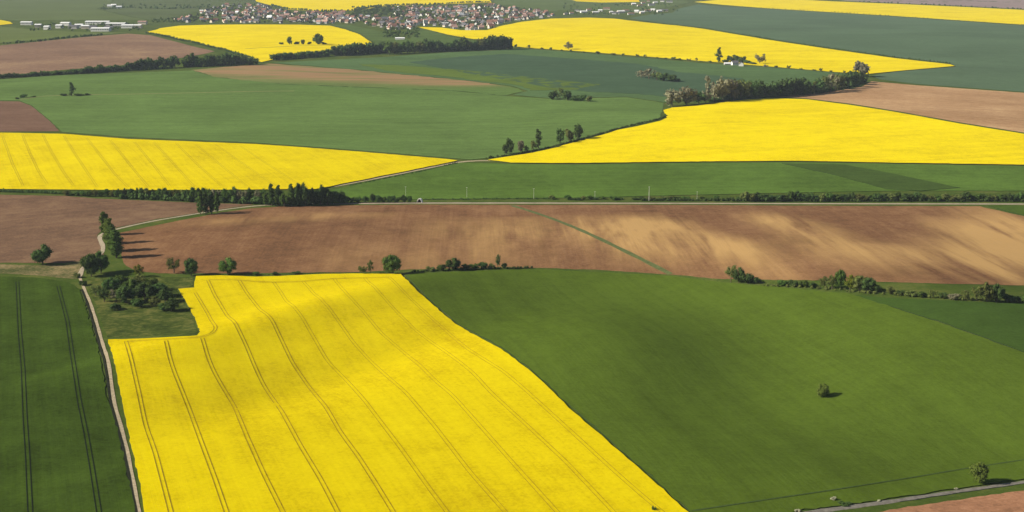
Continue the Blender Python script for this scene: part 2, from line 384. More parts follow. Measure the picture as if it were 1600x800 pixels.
field('ploughed_field', 'wide bare brown field with pale sandy streaks crossing the middle of the picture',
      [(188, 363.5), (250, 350.5), (300, 340.5), (350, 331.5), (400, 324.5), (460, 322), (530, 321), (650, 319.5), (800, 320), (1000, 320), (1300, 321.5), (1530, 322), (1600, 338), (1900, 400), (1900, 462), (1600, 446), (1480, 443), (1300, 438), (1130, 436), (1050, 429),
       (930, 421), (830, 418), (780, 417), (640, 421), (560, 425), (470, 426), (360, 427), (250, 427), (215, 424), (196, 415), (190, 405)], 0.12, MS, SK_S, attr=('pale', pale))
field('wheat_field', 'small green triangle of crop under the road at the right border', [(1545, 321.5), (1600, 321.5), (1900, 322), (1900, 398), (1600, 336)], 0.4, grn('wheat_small', (0.06, 0.10, 0.028), a4, 0.3), SK_G)
ribbon('grass_strip', 'thin curved green grass strip running down through the brown field', [(800, 321), (830, 330), (862, 341), (900, 356), (935, 372), (970, 389), (1005, 406), (1048, 428)], 0.22, 5.0, plain('strip_grass', (0.10, 0.12, 0.04), 0.35, 0.3), 'grass strip')
MS2 = crop_mat('brown_soil_left', (0.11, 0.066, 0.042), (0.165, 0.097, 0.058), (0.225, 0.14, 0.08), a4, 0.014, 1.0, 0.3)
field('ploughed_field', 'dull purplish brown bare field at the left border above the round tree',
      [(-320, 304), (0, 304), (100, 306), (150, 310), (220, 313), (300, 316.5), (398, 319.5), (330, 329), (300, 334), (240, 343), (186, 355), (160, 360), (152, 368), (158, 385), (163, 398), (145, 405), (100, 411), (0, 410), (-320, 408)], 0.12, MS2, SK_S)
field('dry_verge', 'dry yellowish grass verge between the brown and dark green fields at left', [(-320, 411), (0, 413), (60, 414), (100, 414), (122, 408), (140, 410), (128, 424), (120, 436), (100, 434), (60, 430), (0, 427), (-320, 424)], 0.1, crop_mat('dry_grass', (0.06, 0.075, 0.022), (0.135, 0.12, 0.05), (0.27, 0.2, 0.10), 0, 0.03, 0.2, 0.3, contrast=1.4), SK_S, cat='verge')

# ---- lanes
ribbon('dirt_track', 'pale earth track winding down beside the yellow field to the bottom', [(124, 432), (132, 452), (141, 472), (150, 500), (159, 532), (168, 560), (174, 590), (176, 622), (186, 655), (196, 690), (206, 742), (217, 800), (262, EXB)], 0.22, 1.9, DIRT)
ribbon('grass_bank', 'dark rough grass bank along the left side of the pale track', [(128, 452), (136, 472), (145, 502), (155, 536), (164, 568), (169, 598), (171, 624), (181, 658), (191, 692), (201, 742), (212, 800), (257, EXB)], 0.4, 1.3, plain('bank_grass', (0.016, 0.018, 0.008), 0.4, 0.6), 'grass bank')
ribbon('dirt_track', 'pale earth lane bending up past the poplars to the country road', [(124, 432), (130, 415), (158, 398), (163, 388), (155, 372), (153, 364), (175, 360), (200, 353.5), (240, 345), (300, 335), (345, 328), (400, 321), (470, 318.5), (530, 318)], 0.2, 3.6, plain('lane_earth', (0.36, 0.30, 0.21), 0.25, 0.4))
ribbon('country_road', 'pale straight country road running level across the picture', [(520, 318), (600, 317.5), (650, 317), (800, 317), (1000, 317.3), (1300, 318), (1600, 318.5), (1900, 319)], 0.3, 4.4, plain('pale_road', (0.35, 0.29, 0.22), 0.15, 0.2), 'road', 14)
ribbon('dirt_track', 'pale thin track along the lower edge of the left yellow field', [(515, 292), (560, 284), (610, 274), (660, 264), (700, 256), (718, 251.5), (770, 250.5), (830, 251)], 0.3, 4.0, DIRT, seg=12)

# ---- middle distance
a8 = direction((80, 237), (115, 290))
F8L = [[(4, 212), (19, 255), (36, 290)], [(35, 210), (47, 240), (60, 267), (74, 288)], [(67, 210), (80, 237), (100, 270), (115, 290)], [(100, 212), (115, 237), (135, 267), (152, 292)], [(135, 215), (160, 247), (180, 272), (200, 292)],
       [(172, 219), (195, 247), (215, 272), (232, 292)], [(210, 222), (240, 258), (265, 290)], [(240, 222), (275, 260), (302, 290)], [(275, 224), (312, 260), (346, 290)], [(305, 225), (350, 262), (385, 290)], [(337, 226), (430, 290)], [(375, 228), (470, 290)], [(-40, 212), (-20, 255), (-4, 290)]]
field('rapeseed_field', 'long yellow rapeseed field at left above the dark tree belt',
      [(-320, 203), (0, 207), (100, 209), (150, 213), (200, 217), (300, 221), (400, 225), (500, 232), (600, 240), (700, 248.5), (716, 250.5), (690, 256), (650, 264), (600, 274), (555, 283), (515, 291), (495, 295), (400, 296), (200, 297), (0, 295), (-320, 292)],
      1.2, rape('rape_flowers_left', a8), SK_Y, sum([ruts(t, 1.2, 2.0, 0.38) for t in F8L], []), RUT_Y2)
aw = direction((800, 300), (1200, 297))
field('wheat_field', 'narrow green wheat strip between the country road and the yellow dome',
      [(722, 254), (780, 255.5), (900, 257), (1100, 254), (1250, 253.5), (1400, 256), (1600, 259.5), (1900, 264), (1900, 300), (1600, 298), (1400, 298), (1280, 300), (1100, 304), (900, 309), (700, 311), (600, 312), (530, 309), (505, 300), (560, 287), (620, 275), (680, 262)],
      0.45, grn('wheat_strip', (0.078, 0.135, 0.045), aw, 0.33, row=1.0, patch=0.01), SK_G)
field('wheat_field', 'dark wedge of older crop within the narrow green strip at right', [(1222, 255), (1320, 257), (1400, 272), (1500, 293), (1440, 298), (1385, 295), (1300, 272)], 0.8, grn('wheat_wedge', (0.05, 0.084, 0.035), aw, 0.25), SK_G)
ad2 = direction((1100, 210), (1300, 200))
field('rapeseed_field', 'domed yellow rapeseed field on the rise at the right',
      [(762, 249.5), (790, 245), (830, 239), (870, 230), (905, 220), (940, 211), (965, 203), (1005, 195), (1030, 189), (1042, 184), (1036, 172), (1050, 168), (1090, 165), (1120, 161), (1160, 156), (1200, 153), (1260, 155), (1330, 164), (1400, 175), (1450, 184), (1500, 193), (1550, 201), (1600, 209), (1900, 262), (1600, 257), (1400, 254), (1250, 251), (1100, 252), (900, 254.5), (800, 254)],
      1.2, rape('rape_flowers_dome', ad2, 1.14), SK_Y)
ag = direction((200, 170), (600, 175))
field('wheat_field', 'broad soft green field of young wheat left of the centre',
      [(-320, 138), (0, 124), (100, 117), (300, 110), (340, 121), (440, 131), (560, 136.5), (700, 141.5), (790, 149.5), (860, 154.5), (980, 152), (1037, 161), (1036, 172), (1030, 185), (1000, 194), (960, 202), (900, 218), (830, 237), (760, 247), (735, 249), (700, 246.5), (600, 238), (500, 230), (400, 223), (200, 214), (97, 206), (80, 190), (50, 165), (30, 157), (0, 157), (-320, 149)],
      0.4, grn('wheat_soft', (0.102, 0.165, 0.085), ag, 0.28, row=1.2, patch=0.006, contrast=0.9), SK_G)
ribbon('grass_strip', 'pale green grass line between two parts of the broad green field', [(30, 156), (60, 150), (110, 148), (200, 147), (300, 145), (400, 142.5), (460, 142)], 0.6, 5, plain('pale_grass', (0.17, 0.18, 0.06), 0.25, 0.1), 'grass strip', 30)
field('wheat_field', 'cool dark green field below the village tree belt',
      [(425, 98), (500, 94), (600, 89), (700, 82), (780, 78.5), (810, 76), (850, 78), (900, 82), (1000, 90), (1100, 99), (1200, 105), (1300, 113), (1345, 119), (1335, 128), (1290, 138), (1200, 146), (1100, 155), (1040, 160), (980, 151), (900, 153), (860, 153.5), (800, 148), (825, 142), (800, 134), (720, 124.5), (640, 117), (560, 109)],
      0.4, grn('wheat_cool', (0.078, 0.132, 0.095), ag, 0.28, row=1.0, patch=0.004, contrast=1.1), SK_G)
for nm, lb, pts, c in [('wheat_field', 'bluish green tongue of denser crop in the cool dark green field', [(640, 97), (700, 90), (790, 84), (900, 92), (1000, 100), (1060, 112), (1160, 122), (1130, 140), (1060, 152), (1000, 147), (920, 143), (870, 138), (800, 126), (720, 112)], (0.055, 0.095, 0.10)),
                       ('wheat_field', 'light yellowish green strip bordering the reddish bare patch', [(560, 100), (640, 103), (760, 113), (860, 124), (940, 132), (900, 140), (830, 141), (810, 133), (720, 122), (600, 110)], (0.095, 0.14, 0.05))]:
    field(nm, lb, pts, 0.7, grn('crop_' + str(int(pts[0][0])), c, ag, 0.2), SK_G, jitter=3)
MR = grn('green_with_bare_strip', (0.102, 0.165, 0.085), ag, 0.25, row=1.2, patch=0.006); add_pale(MR, 'bare', (0.34, 0.185, 0.105), ag)
bare = blobs([(370, 110, 150, 90, 0, 0.9), (440, 114, 160, 130, 0, 1.0), (510, 120, 150, 120, -6, 1.1), (590, 128, 150, 90, -10, 1.0), (670, 134, 120, 55, -12, 0.9), (740, 139, 110, 36, -14, 0.8)])
field('ploughed_field', 'thin reddish bare strip across the green fields below the village', [(300, 109), (360, 104), (420, 99.5), (500, 105), (560, 109.5), (640, 117.5), (720, 125), (800, 135), (818, 143), (790, 149), (700, 141), (560, 136), (440, 131), (340, 121)], 0.45, MR, SK_G, attr=('bare', bare), jitter=3)
field('ploughed_field', 'dark purplish brown corner field at the left border beside the yellow field', [(-320, 149), (0, 158), (30, 158.5), (48, 165), (78, 189), (93, 205), (0, 205.5), (-320, 202)], 0.2, crop_mat('dark_soil', (0.12, 0.07, 0.045), (0.16, 0.092, 0.06), (0.2, 0.12, 0.08), ag, 0.01, 0.8, 0.2), SK_S)
field('ploughed_field', 'rounded brown bare field at upper left below the white halls', [(-320, 88), (-100, 80), (0, 71), (60, 65), (130, 58), (200, 52.5), (235, 55), (270, 64), (300, 72), (335, 80), (320, 84), (285, 90), (200, 101), (100, 109), (0, 119), (-320, 132)], 0.2,
      crop_mat('far_soil', (0.15, 0.092, 0.06), (0.215, 0.13, 0.085), (0.32, 0.215, 0.12), ag, 0.004, 0.8, 0.2), SK_S)
at_ = direction((1300, 150), (1560, 160))
MT = crop_mat('tan_soil', (0.28, 0.165, 0.08), (0.38, 0.225, 0.115), (0.50, 0.33, 0.175), at_, 0.006, 1.4, 0.2)
field('ploughed_field', 'light tan bare field at the right border behind the yellow dome', [(1205, 151), (1250, 147), (1300, 143), (1345, 136), (1362, 127), (1430, 133), (1500, 138), (1600, 145), (1900, 166), (1900, 258), (1600, 207), (1550, 199), (1500, 191), (1450, 182), (1400, 173), (1330, 162), (1260, 153.5)], 0.2, MT, SK_S)
# ---- far
field('rapeseed_field', 'large yellow rapeseed field sloping below the village to the right',
      [(652, 42), (690, 43), (720, 47), (760, 47), (785, 40), (815, 34), (860, 29), (920, 27.5), (960, 29), (1010, 35), (1060, 40), (1100, 45), (1200, 62), (1300, 77), (1400, 91), (1485, 100.5), (1492, 103), (1400, 111), (1355, 115.5), (1300, 112), (1200, 103.5), (1120, 97), (1000, 87.5), (900, 79.5), (830, 75), (800, 72), (790, 61), (740, 61), (700, 54)],
      1.3, rape('rape_flowers_far', ag, 1.1), SK_Y)
field('rapeseed_field', 'yellow rapeseed field left of the centre just below the village',
      [(228, 51), (250, 44), (280, 40), (330, 38.5), (400, 38), (470, 38.5), (515, 40), (540, 46), (562, 54), (580, 66), (578, 71), (540, 76), (500, 81), (460, 86), (430, 92), (408, 97), (395, 92), (362, 81), (310, 68), (262, 57)],
      1.3, rape('rape_flowers_upper', ag, 1.1), SK_Y, [strip_geo([(383, 76), (420, 74), (470, 71), (560, 70)], 1.45, 5.0, seg=20)], plain('dark_furrow', (0.12, 0.11, 0.03), 0.2, 0.1))
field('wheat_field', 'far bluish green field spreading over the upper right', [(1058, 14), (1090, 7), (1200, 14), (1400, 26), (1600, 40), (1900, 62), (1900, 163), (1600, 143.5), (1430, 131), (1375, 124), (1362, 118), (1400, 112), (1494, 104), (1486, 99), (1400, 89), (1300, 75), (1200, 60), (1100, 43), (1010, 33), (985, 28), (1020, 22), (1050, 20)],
      0.4, grn('wheat_far', (0.082, 0.128, 0.14), at_, 0.22, row=0.8, patch=0.003), SK_G)  # bluish base colour carries part of the distance haze
field('rapeseed_field', 'long thin yellow rapeseed strip along the upper right', [(1085, 3), (1130, -1), (1200, -3), (1300, 2), (1400, 6), (1500, 10.5), (1600, 15.5), (1900, 33), (1900, 61), (1600, 38.5), (1400, 25), (1200, 13), (1130, 7.5)], 1.3, rape('rape_flowers_top', at_, 1.1), SK_Y)
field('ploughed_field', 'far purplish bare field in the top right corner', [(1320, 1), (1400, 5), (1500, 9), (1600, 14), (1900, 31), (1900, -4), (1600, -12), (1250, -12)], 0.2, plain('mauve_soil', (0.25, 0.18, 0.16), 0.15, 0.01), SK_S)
field('rapeseed_field', 'yellow rapeseed field on the skyline behind the village', [(395, -10), (760, -10), (768, 4), (700, 6), (640, 8), (590, 10), (572, 14), (556, 16), (500, 17), (450, 15), (425, 9), (400, 2)], 1.3, rape('rape_flowers_skyline', ag, 1.1), SK_Y)
field('rapeseed_field', 'thin yellow sliver of rapeseed left of the top right hamlet', [(880, -4), (995, -4), (1000, 3), (940, 4), (900, 2)], 1.3, rape('rape_flowers_sliver', ag), SK_Y)
field('rapeseed_field', 'small yellow rapeseed sliver at the left border beside the white halls', [(-200, 28), (0, 31), (16, 34), (20, 37), (0, 39), (-200, 40)], 1.3, rape('rape_flowers_border', ag), SK_Y)
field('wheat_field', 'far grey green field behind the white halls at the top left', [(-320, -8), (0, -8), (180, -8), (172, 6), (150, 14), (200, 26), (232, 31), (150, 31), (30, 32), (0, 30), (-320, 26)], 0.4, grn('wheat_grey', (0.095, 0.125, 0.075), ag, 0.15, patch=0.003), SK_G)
field('wheat_field', 'flat green strip in front of the white halls', [(-320, 44), (0, 41), (60, 47), (130, 50), (200, 51), (130, 56), (60, 62), (0, 67), (-320, 78)], 0.4, grn('wheat_halls', (0.105, 0.135, 0.07), ag, 0.2, patch=0.004), SK_G)
field('wheat_field', 'far green fields climbing behind the left end of the village', [(182, -8), (396, -8), (400, 4), (340, 10), (300, 20), (262, 29), (236, 31), (205, 26), (155, 14), (176, 6)], 0.4, grn('wheat_back', (0.08, 0.105, 0.07), ag, 0.25, patch=0.003), SK_G)
field('wheat_field', 'green paddocks between the village and the long tree belt', [(517, 39), (545, 39), (600, 50), (640, 62), (655, 44), (700, 56), (735, 63), (785, 63), (700, 74), (600, 78), (560, 77), (582, 70), (583, 65), (565, 53), (543, 45)], 0.4, grn('paddock', (0.075, 0.115, 0.06), ag, 0.3, patch=0.01), SK_G)
field('wheat_field', 'far green fields behind the right end of the village', [(775, -8), (1070, -8), (1075, 4), (1040, 12), (980, 20), (900, 14), (860, 18), (800, 10), (772, 5)], 0.35, grn('far_right_green', (0.085, 0.12, 0.065), ag, 0.25, patch=0.003), SK_G)

# ---------------------------------------------------------------- plants
def leaf_mat(name, col, var=0.4, tr=0.25):
    m, n, b = new_mat(name)
    tc = n.nodes.new('ShaderNodeTexCoord'); oi = n.nodes.new('ShaderNodeObjectInfo')
    v = noise(n, tc.outputs['Object'], 9.0, 3, 0.6)
    c = ramp(n, v, [(0.32, tuple(x * (1 - var) for x in col)), (0.52, col), (0.7, tuple(x * (1 + var * 1.3) for x in col))])
    hs = n.nodes.new('ShaderNodeHueSaturation'); n.links.new(c, hs.inputs['Color'])
    n.links.new(math_n(n, 'ADD', math_n(n, 'MULTIPLY', oi.outputs['Random'], 0.5), 0.75), hs.inputs['Value'])
    n.links.new(math_n(n, 'ADD', math_n(n, 'MULTIPLY', oi.outputs['Random'], 0.03), 0.485), hs.inputs['Hue'])
    n.links.new(hs.outputs[0], b.inputs['Base Color'])
    t = n.nodes.new('ShaderNodeBsdfTranslucent'); n.links.new(hs.outputs[0], t.inputs[0])
    mx = n.nodes.new('ShaderNodeMixShader'); mx.inputs[0].default_value = tr
    n.links.new(b.outputs[0], mx.inputs[1]); n.links.new(t.outputs[0], mx.inputs[2]); n.links.new(mx.outputs[0], n.nodes['Material Output'].inputs[0])
    return m
LEAF = {'dark': leaf_mat('dark_leaves', (0.07, 0.115, 0.032)), 'mid': leaf_mat('green_leaves', (0.085, 0.14, 0.03)), 'fresh': leaf_mat('fresh_leaves', (0.12, 0.165, 0.03)),
        'olive': leaf_mat('olive_leaves', (0.14, 0.165, 0.045)), 'pale': leaf_mat('budding_twigs', (0.21, 0.195, 0.12), 0.3), 'yellow': leaf_mat('yellow_green_leaves', (0.16, 0.19, 0.02)),
        'blossom': leaf_mat('white_blossom', (0.5, 0.5, 0.34), 0.25)}
BARK = plain('bark', (0.11, 0.085, 0.06), 0.3, 2.0)
ICO = None
def ico():
    global ICO
    if ICO is None:
        import bmesh
        bm = bmesh.new(); bmesh.ops.create_icosphere(bm, subdivisions=1, radius=1)
        ICO = (np.array([v.co[:] for v in bm.verts]), [tuple(v.index for v in f.verts) for f in bm.faces]); bm.free()
    return ICO
def leaf_cloud(centers, radii, per, size, rng, core=0.72, zsq=1.0):
    """leafy clumps: a lumpy core wrapped in many small tilted leaf sprays"""
    iv, iff = ico(); V = []; F = []; k = 0
    for c, r in zip(centers, radii):
        r3 = np.array([r, r, r * zsq])
        if core:
            v = iv * core * (1 + rng.uniform(-0.2, 0.2, (len(iv), 1))) * r3 + c; V.append(v); F += [tuple(k + i for i in f) for f in iff]; k += len(v)
        d = rng.normal(size=(per, 3)); d /= np.linalg.norm(d, axis=1, keepdims=True)
        p = c + d * r3 * rng.uniform(0.7, 1.15, (per, 1))
        nrm = d + rng.normal(0, 0.55, d.shape); nrm /= np.linalg.norm(nrm, axis=1, keepdims=True)
        u = np.cross(nrm, rng.normal(size=(per, 3))); u /= np.linalg.norm(u, axis=1, keepdims=True); w = np.cross(nrm, u)
        s = size * rng.uniform(0.6, 1.3, (per, 1)); s3 = np.array([1, 1, zsq])
        q = np.stack([p - u * s * s3, p + w * s * 0.8 * s3, p + u * s * s3, p - w * s * 0.7 * s3], 1).reshape(-1, 3)
        V.append(q); F += [(k + 4 * i, k + 4 * i + 1, k + 4 * i + 2, k + 4 * i + 3) for i in range(per)]; k += 4 * per
    return np.concatenate(V), F
def tube(pts, rads, n=6):
    P = np.array(pts, float); V = []; F = []
    for i, (p, r) in enumerate(zip(P, rads)):
        t = P[min(i + 1, len(P) - 1)] - P[max(i - 1, 0)]; t /= np.linalg.norm(t) + 1e-9
        a = np.cross(t, (0.3, 1, 0.1)); a /= np.linalg.norm(a); b = np.cross(t, a)
        for k in range(n): th = 2 * math.pi * k / n; V.append(p + r * (a * math.cos(th) + b * math.sin(th)))
    for i in range(len(P) - 1):
        for k in range(n): F.append((i * n + k, i * n + (k + 1) % n, (i + 1) * n + (k + 1) % n, (i + 1) * n + k))
    return V, F
def trunk_mesh(name, top, r, spread, rng):
    V, F = tube([(0, 0, -0.03), (0.01, 0, top * 0.5), (-0.01, 0.01, top)], [r * 1.25, r, r * 0.6]); V = list(V)
    for i in range(5):
        a = i * 2.4 + rng.uniform(0, 1); z0 = top * rng.uniform(0.45, 0.9)
        e = (spread * math.cos(a), spread * math.sin(a), z0 + rng.uniform(0.2, 0.35))
        v, f = tube([(0, 0, z0), (e[0] * 0.5, e[1] * 0.5, z0 + 0.08), e], [r * 0.5, r * 0.35, r * 0.12], 4)
        k = len(V); V += list(v); F += [tuple(k + j for j in g) for g in f]
    return mesh_np(name, V, F, [BARK])
def crown_data(kind, seed, lod):
    rng = np.random.default_rng(seed); C = []; Rr = []; zsq = 1.0
    if kind == 'round':
        n = 44 if lod else 15
        while len(C) < n:
            p = rng.uniform(-1, 1, 3)
            if 0.25 < np.linalg.norm(p) < 1: C.append(np.array([p[0] * 0.38, p[1] * 0.38, 0.51 + p[2] * 0.37])); Rr.append(rng.uniform(0.12, 0.18) * (1 if lod else 1.25))
        per, size = (60, 0.028) if lod else (22, 0.06)
    elif kind == 'poplar':
        n = 26 if lod else 10
        for i in range(n):
            z = 0.14 + 0.8 * i / (n - 1); w = math.sin(math.pi * min(1, (z + 0.1) / 1.12)) ** 0.6; a = rng.uniform(0, 6.3); rr = 0.24 * w * rng.uniform(0.3, 1.1)
            C.append(np.array([rr * math.cos(a), rr * math.sin(a), z])); Rr.append(0.27 * w * rng.uniform(0.8, 1.1))
        zsq = 0.42; per, size = (60, 0.06) if lod else (24, 0.1)
    elif kind == 'bush':
        n = 22 if lod else 11
        for i in range(n):
            a = rng.uniform(0, 6.3); rr = 0.36 * math.sqrt(rng.uniform(0, 1)); C.append(np.array([rr * math.cos(a), rr * math.sin(a), rng.uniform(0.2, 0.78) * (1 - rr * 0.6)])); Rr.append(rng.uniform(0.13, 0.2) * (1 if lod else 1.2))
        per, size = (60, 0.04) if lod else (24, 0.07)
    elif kind == 'loose':
        n = 32 if lod else 14
        for i in range(n):
            p = rng.normal(size=3); p /= np.linalg.norm(p); p *= rng.uniform(0.5, 1.0); C.append(np.array([p[0] * 0.4, p[1] * 0.4, 0.56 + p[2] * 0.36])); Rr.append(rng.uniform(0.07, 0.14) * (1 if lod else 1.4))
        per, size = (45, 0.028) if lod else (20, 0.06)
    elif kind == 'weeping':
        n = 20
        for i in range(n):
            a = rng.uniform(0, 6.3); rr = 0.36 * math.sqrt(rng.uniform(0, 1)); C.append(np.array([rr * math.cos(a), rr * math.sin(a), rng.uniform(0.3, 0.86)])); Rr.append(rng.uniform(0.08, 0.13))
        zsq = 1.5; per, size = 50, 0.03
    return leaf_cloud(C, Rr, per, size, rng, 0.7 if kind != 'loose' else 0.45, zsq)
PROTO = {}
def proto(kind, seed, lod):
    key = (kind, seed, lod)
    if key not in PROTO:
        V, F = crown_data(kind, seed * 13 + 5, lod); PROTO[key] = (V, F, {}, trunk_mesh('trunk', {'bush': 0.3, 'poplar': 0.3}.get(kind, 0.42), {'poplar': 0.045}.get(kind, 0.028), 0.25, np.random.default_rng(seed)))
    return PROTO[key]
USED = {}
def plant(name, label, cat, px, py, w, h, kind='round', color='mid', group=None, seed=None, lod=None):
    """px, py: foot in the photo; w, h: size in photo pixels"""
    g_ = 1.25 if py < 170 and w > 9 else 1.0; w *= 1.12 * g_; h *= 1.06 * g_
    x, y, k = mpp(px, py)
    lod = (y < 1500) if lod is None else lod
    seed = random.randrange(3) if seed is None else seed
    V, F, cr, tr = proto(kind, seed, lod)
    if color not in cr:
        me = mesh_np('crown', V, F, [LEAF[color]]); cr[color] = me
    e = bpy.data.objects.new(name, None); COL.objects.link(e); e.empty_display_size = 0.1
    e.location = (x, y, float(H(x, y)) - 0.05); e.rotation_euler = (0, 0, random.uniform(0, 6.28)); e.scale = (w * k, w * k, h * k * 1.03)
    link('trunk', tr, e); link('crown', cr[color], e)
    key = label
    if key in USED: print('DUPLABEL', label)
    USED[key] = 1
    return tag(e, label, cat, group)
def ordn(i):
    return {1: 'first', 2: 'second', 3: 'third'}.get(i, '%d%s' % (i, 'th' if 10 < i % 100 < 14 else {1: 'st', 2: 'nd', 3: 'rd'}.get(i % 10, 'th')))
CW = {'dark': 'dark green', 'mid': 'green', 'fresh': 'fresh green', 'olive': 'olive green', 'pale': 'pale brown', 'yellow': 'yellowish green', 'blossom': 'white blossoming'}
KW = {'round': 'round tree', 'poplar': 'slim tall tree', 'bush': 'low bush', 'loose': 'loose tree'}
NM = {'round': 'round_tree', 'poplar': 'poplar_tree', 'bush': 'bush', 'loose': 'open_tree'}
def row(where, group, items):
    """items: (px, py, w, h, kind, colour), told apart by look and by their order from the left"""
    items = sorted(items, key=lambda t: t[0])
    for i, (px, py, w, h, kind, c) in enumerate(items, 1):
        k = {'bush': 'bush'}.get(kind, 'tree')
        plant(NM[kind], '%s %s, %s from left %s' % (CW[c], KW[kind], ordn(i), where), k, px, py, w, h, kind, c, group)
def hedge(name, label, pts, h, w, color, step=1.2, off_px=True, dens=1.0, group=None, gap=0.0):
    P = []
    q = np.array(pts, float); W = proj(q[:, 0], q[:, 1])
    rng = np.random.default_rng(abs(int(q[0, 0] * 7 + q[0, 1]))); C = []; Rr = []
    for a, b in zip(W[:-1], W[1:]):
        L_ = np.hypot(*(b - a)); n = max(1, int(L_ / step))
        for j in range(n):
            if rng.uniform() < gap: continue
            p = a + (b - a) * (j + rng.uniform()) / n + rng.normal(0, w * 0.3, 2); s = rng.uniform(0.45, 1.0) ** 1.2 * h
            C.append(np.array([p[0], p[1], float(H(p[0], p[1])) + s * 0.45])); Rr.append(s * 0.6)
    big = W[:, 1].mean() > 2600
    C0 = C[0].copy(); V, F = leaf_cloud([c - C0 for c in C], Rr, 12 if big else 26, h * (0.3 if big else 0.16), rng, 0.75)
    o = link(name, mesh_np(name, V, F, [LEAF[color]])); o.location = C0
    return tag(o, label, 'hedge', group)

hedge('hedge', 'low olive scrub hedge along the foot of the sandy field at right', [(1195, 447), (1290, 451), (1350, 458), (1420, 463), (1500, 469), (1620, 475)], 2.6, 3.2, 'olive', step=1.6, gap=0.25)
hedge('hedge', 'low dark scrub hedge on the bank right of the yellow field corner', [(640, 425.5), (700, 422), (760, 420.5), (830, 419)], 2.2, 2.0, 'dark', step=1.3, gap=0.1)
hedge('hedge', 'weedy green fringe along the upper edge of the large yellow field', [(310, 430), (400, 430), (500, 427), (630, 426)], 1.1, 1.6, 'mid', step=1.2, gap=0.2)
hedge('undergrowth', 'dense undergrowth at the foot of the dark belt under the left yellow field', [(190, 310), (300, 314.5), (410, 319), (470, 320.5), (540, 317)], 7.5, 5, 'dark', step=2.2)
hedge('undergrowth', 'dense undergrowth of the long belt under the rounded brown field', [(0, 121.5), (120, 115), (200, 110), (272, 106.5)], 8, 6, 'dark', step=4)
hedge('undergrowth', 'dense undergrowth of the belt tip between the yellow and brown fields at upper left', [(288, 104.5), (340, 102.5), (395, 100.5)], 12, 9, 'dark', step=4)
hedge('undergrowth', 'dense undergrowth in the left part of the belt below the village', [(430, 94), (515, 88)], 8, 6, 'dark', step=4)
hedge('undergrowth', 'dense undergrowth in the right part of the belt below the village', [(524, 87), (602, 82), (700, 80), (798, 76.5)], 12, 9, 'dark', step=4)
hedge('undergrowth', 'dense undergrowth of the wooded belt behind the yellow dome', [(1110, 160), (1160, 155.5), (1220, 150.5), (1290, 144.5), (1335, 134), (1350, 128)], 9, 6, 'dark', step=2.6)
# --- single trees of the foreground
T = plant
T('round_tree', 'lone dark round tree on the dry verge at the left border', 'tree', 67, 413, 33, 31, 'round', 'dark', seed=0)
for px, py, w, h, lb, c in [(164, 368, 20, 35, 'farthest poplar of the tight row beside the lane, its top highest in the picture', 'mid'), (171, 381, 22, 38, 'second farthest poplar of the tight row beside the lane', 'fresh'),
                            (177, 393, 24, 40, 'third poplar from the back in the tight row beside the lane', 'mid'), (182, 403, 24, 42, 'nearest poplar of the tight row beside the lane', 'mid')]:
    T('poplar_tree', lb, 'tree', px, py, w, h, 'poplar', c, 'poplars in a row beside the lane')
T('round_tree', 'big dark leafy tree at the head of the pale track', 'tree', 143, 432, 30, 36, 'round', 'dark', seed=1)
T('round_tree', 'dark tree just right of the big one at the head of the pale track', 'tree', 158, 427, 24, 34, 'round', 'mid', seed=2)
T('bush', 'small ochre bush left of the track head', 'bush', 120, 434, 12, 9, 'bush', 'olive')
T('bush', 'low dark bush at the left rim of the track head', 'bush', 130, 446, 12, 10, 'bush', 'dark')
T('open_tree', 'small yellowish tree between the track head and the orchard', 'tree', 218, 433, 20, 20, 'loose', 'yellow')
T('open_tree', 'loose olive tree on the upper meadow rim, left of the pale trunked tree', 'tree', 272, 427, 26, 24, 'loose', 'olive')
T('round_tree', 'round crowned tree with a visible pale trunk at the meadow corner', 'tree', 299, 431, 22, 28, 'round', 'dark', seed=1)
T('round_tree', 'roundish green tree above the left part of the big yellow field edge', 'tree', 356, 429, 28, 26, 'round', 'mid', seed=2)
row('of the old orchard in the meadow', 'old orchard trees in the meadow', [
    (150, 462, 19, 18, 'loose', 'olive'), (163, 472, 22, 22, 'loose', 'dark'), (175, 458, 28, 25, 'round', 'dark'), (182, 472, 25, 22, 'loose', 'pale'), (190, 450, 25, 20, 'round', 'mid'), (197, 474, 30, 27, 'round', 'dark'),
    (205, 461, 28, 25, 'round', 'mid'), (214, 480, 20, 17, 'bush', 'dark'), (216, 449, 28, 20, 'round', 'olive'), (226, 468, 30, 26, 'round', 'dark'), (236, 454, 28, 22, 'loose', 'mid'), (241, 478, 20, 13, 'bush', 'olive'),
    (249, 464, 28, 22, 'round', 'dark'), (258, 472, 25, 20, 'round', 'dark'), (268, 486, 24, 20, 'round', 'dark'), (254, 485, 18, 13, 'bush', 'dark'), (180, 484, 18, 13, 'bush', 'dark')])
T('bush', 'small blossoming white bush among the dark orchard trees', 'bush', 183, 463, 7, 7, 'bush', 'blossom')
row('on the bank above the big yellow field', 'trees on the bank above the yellow field', [
    (567, 429, 16, 15, 'loose', 'fresh'), (579, 428, 10, 22, 'loose', 'mid'), (613, 429, 31, 31, 'round', 'mid'), (672, 424, 15, 9, 'bush', 'olive'), (690, 423, 16, 11, 'bush', 'mid'), (708, 422, 24, 19, 'round', 'dark'),
    (727, 421, 15, 10, 'bush', 'dark'), (741, 421, 15, 11, 'bush', 'mid'), (755, 420, 15, 12, 'bush', 'dark'), (768, 420, 12, 10, 'bush', 'olive'), (778, 419, 10, 22, 'loose', 'dark'), (788, 419, 10, 9, 'bush', 'dark'),
    (430, 430, 12, 6, 'bush', 'dark'), (463, 429, 14, 6, 'bush', 'dark'), (400, 430, 12, 6, 'bush', 'mid')])
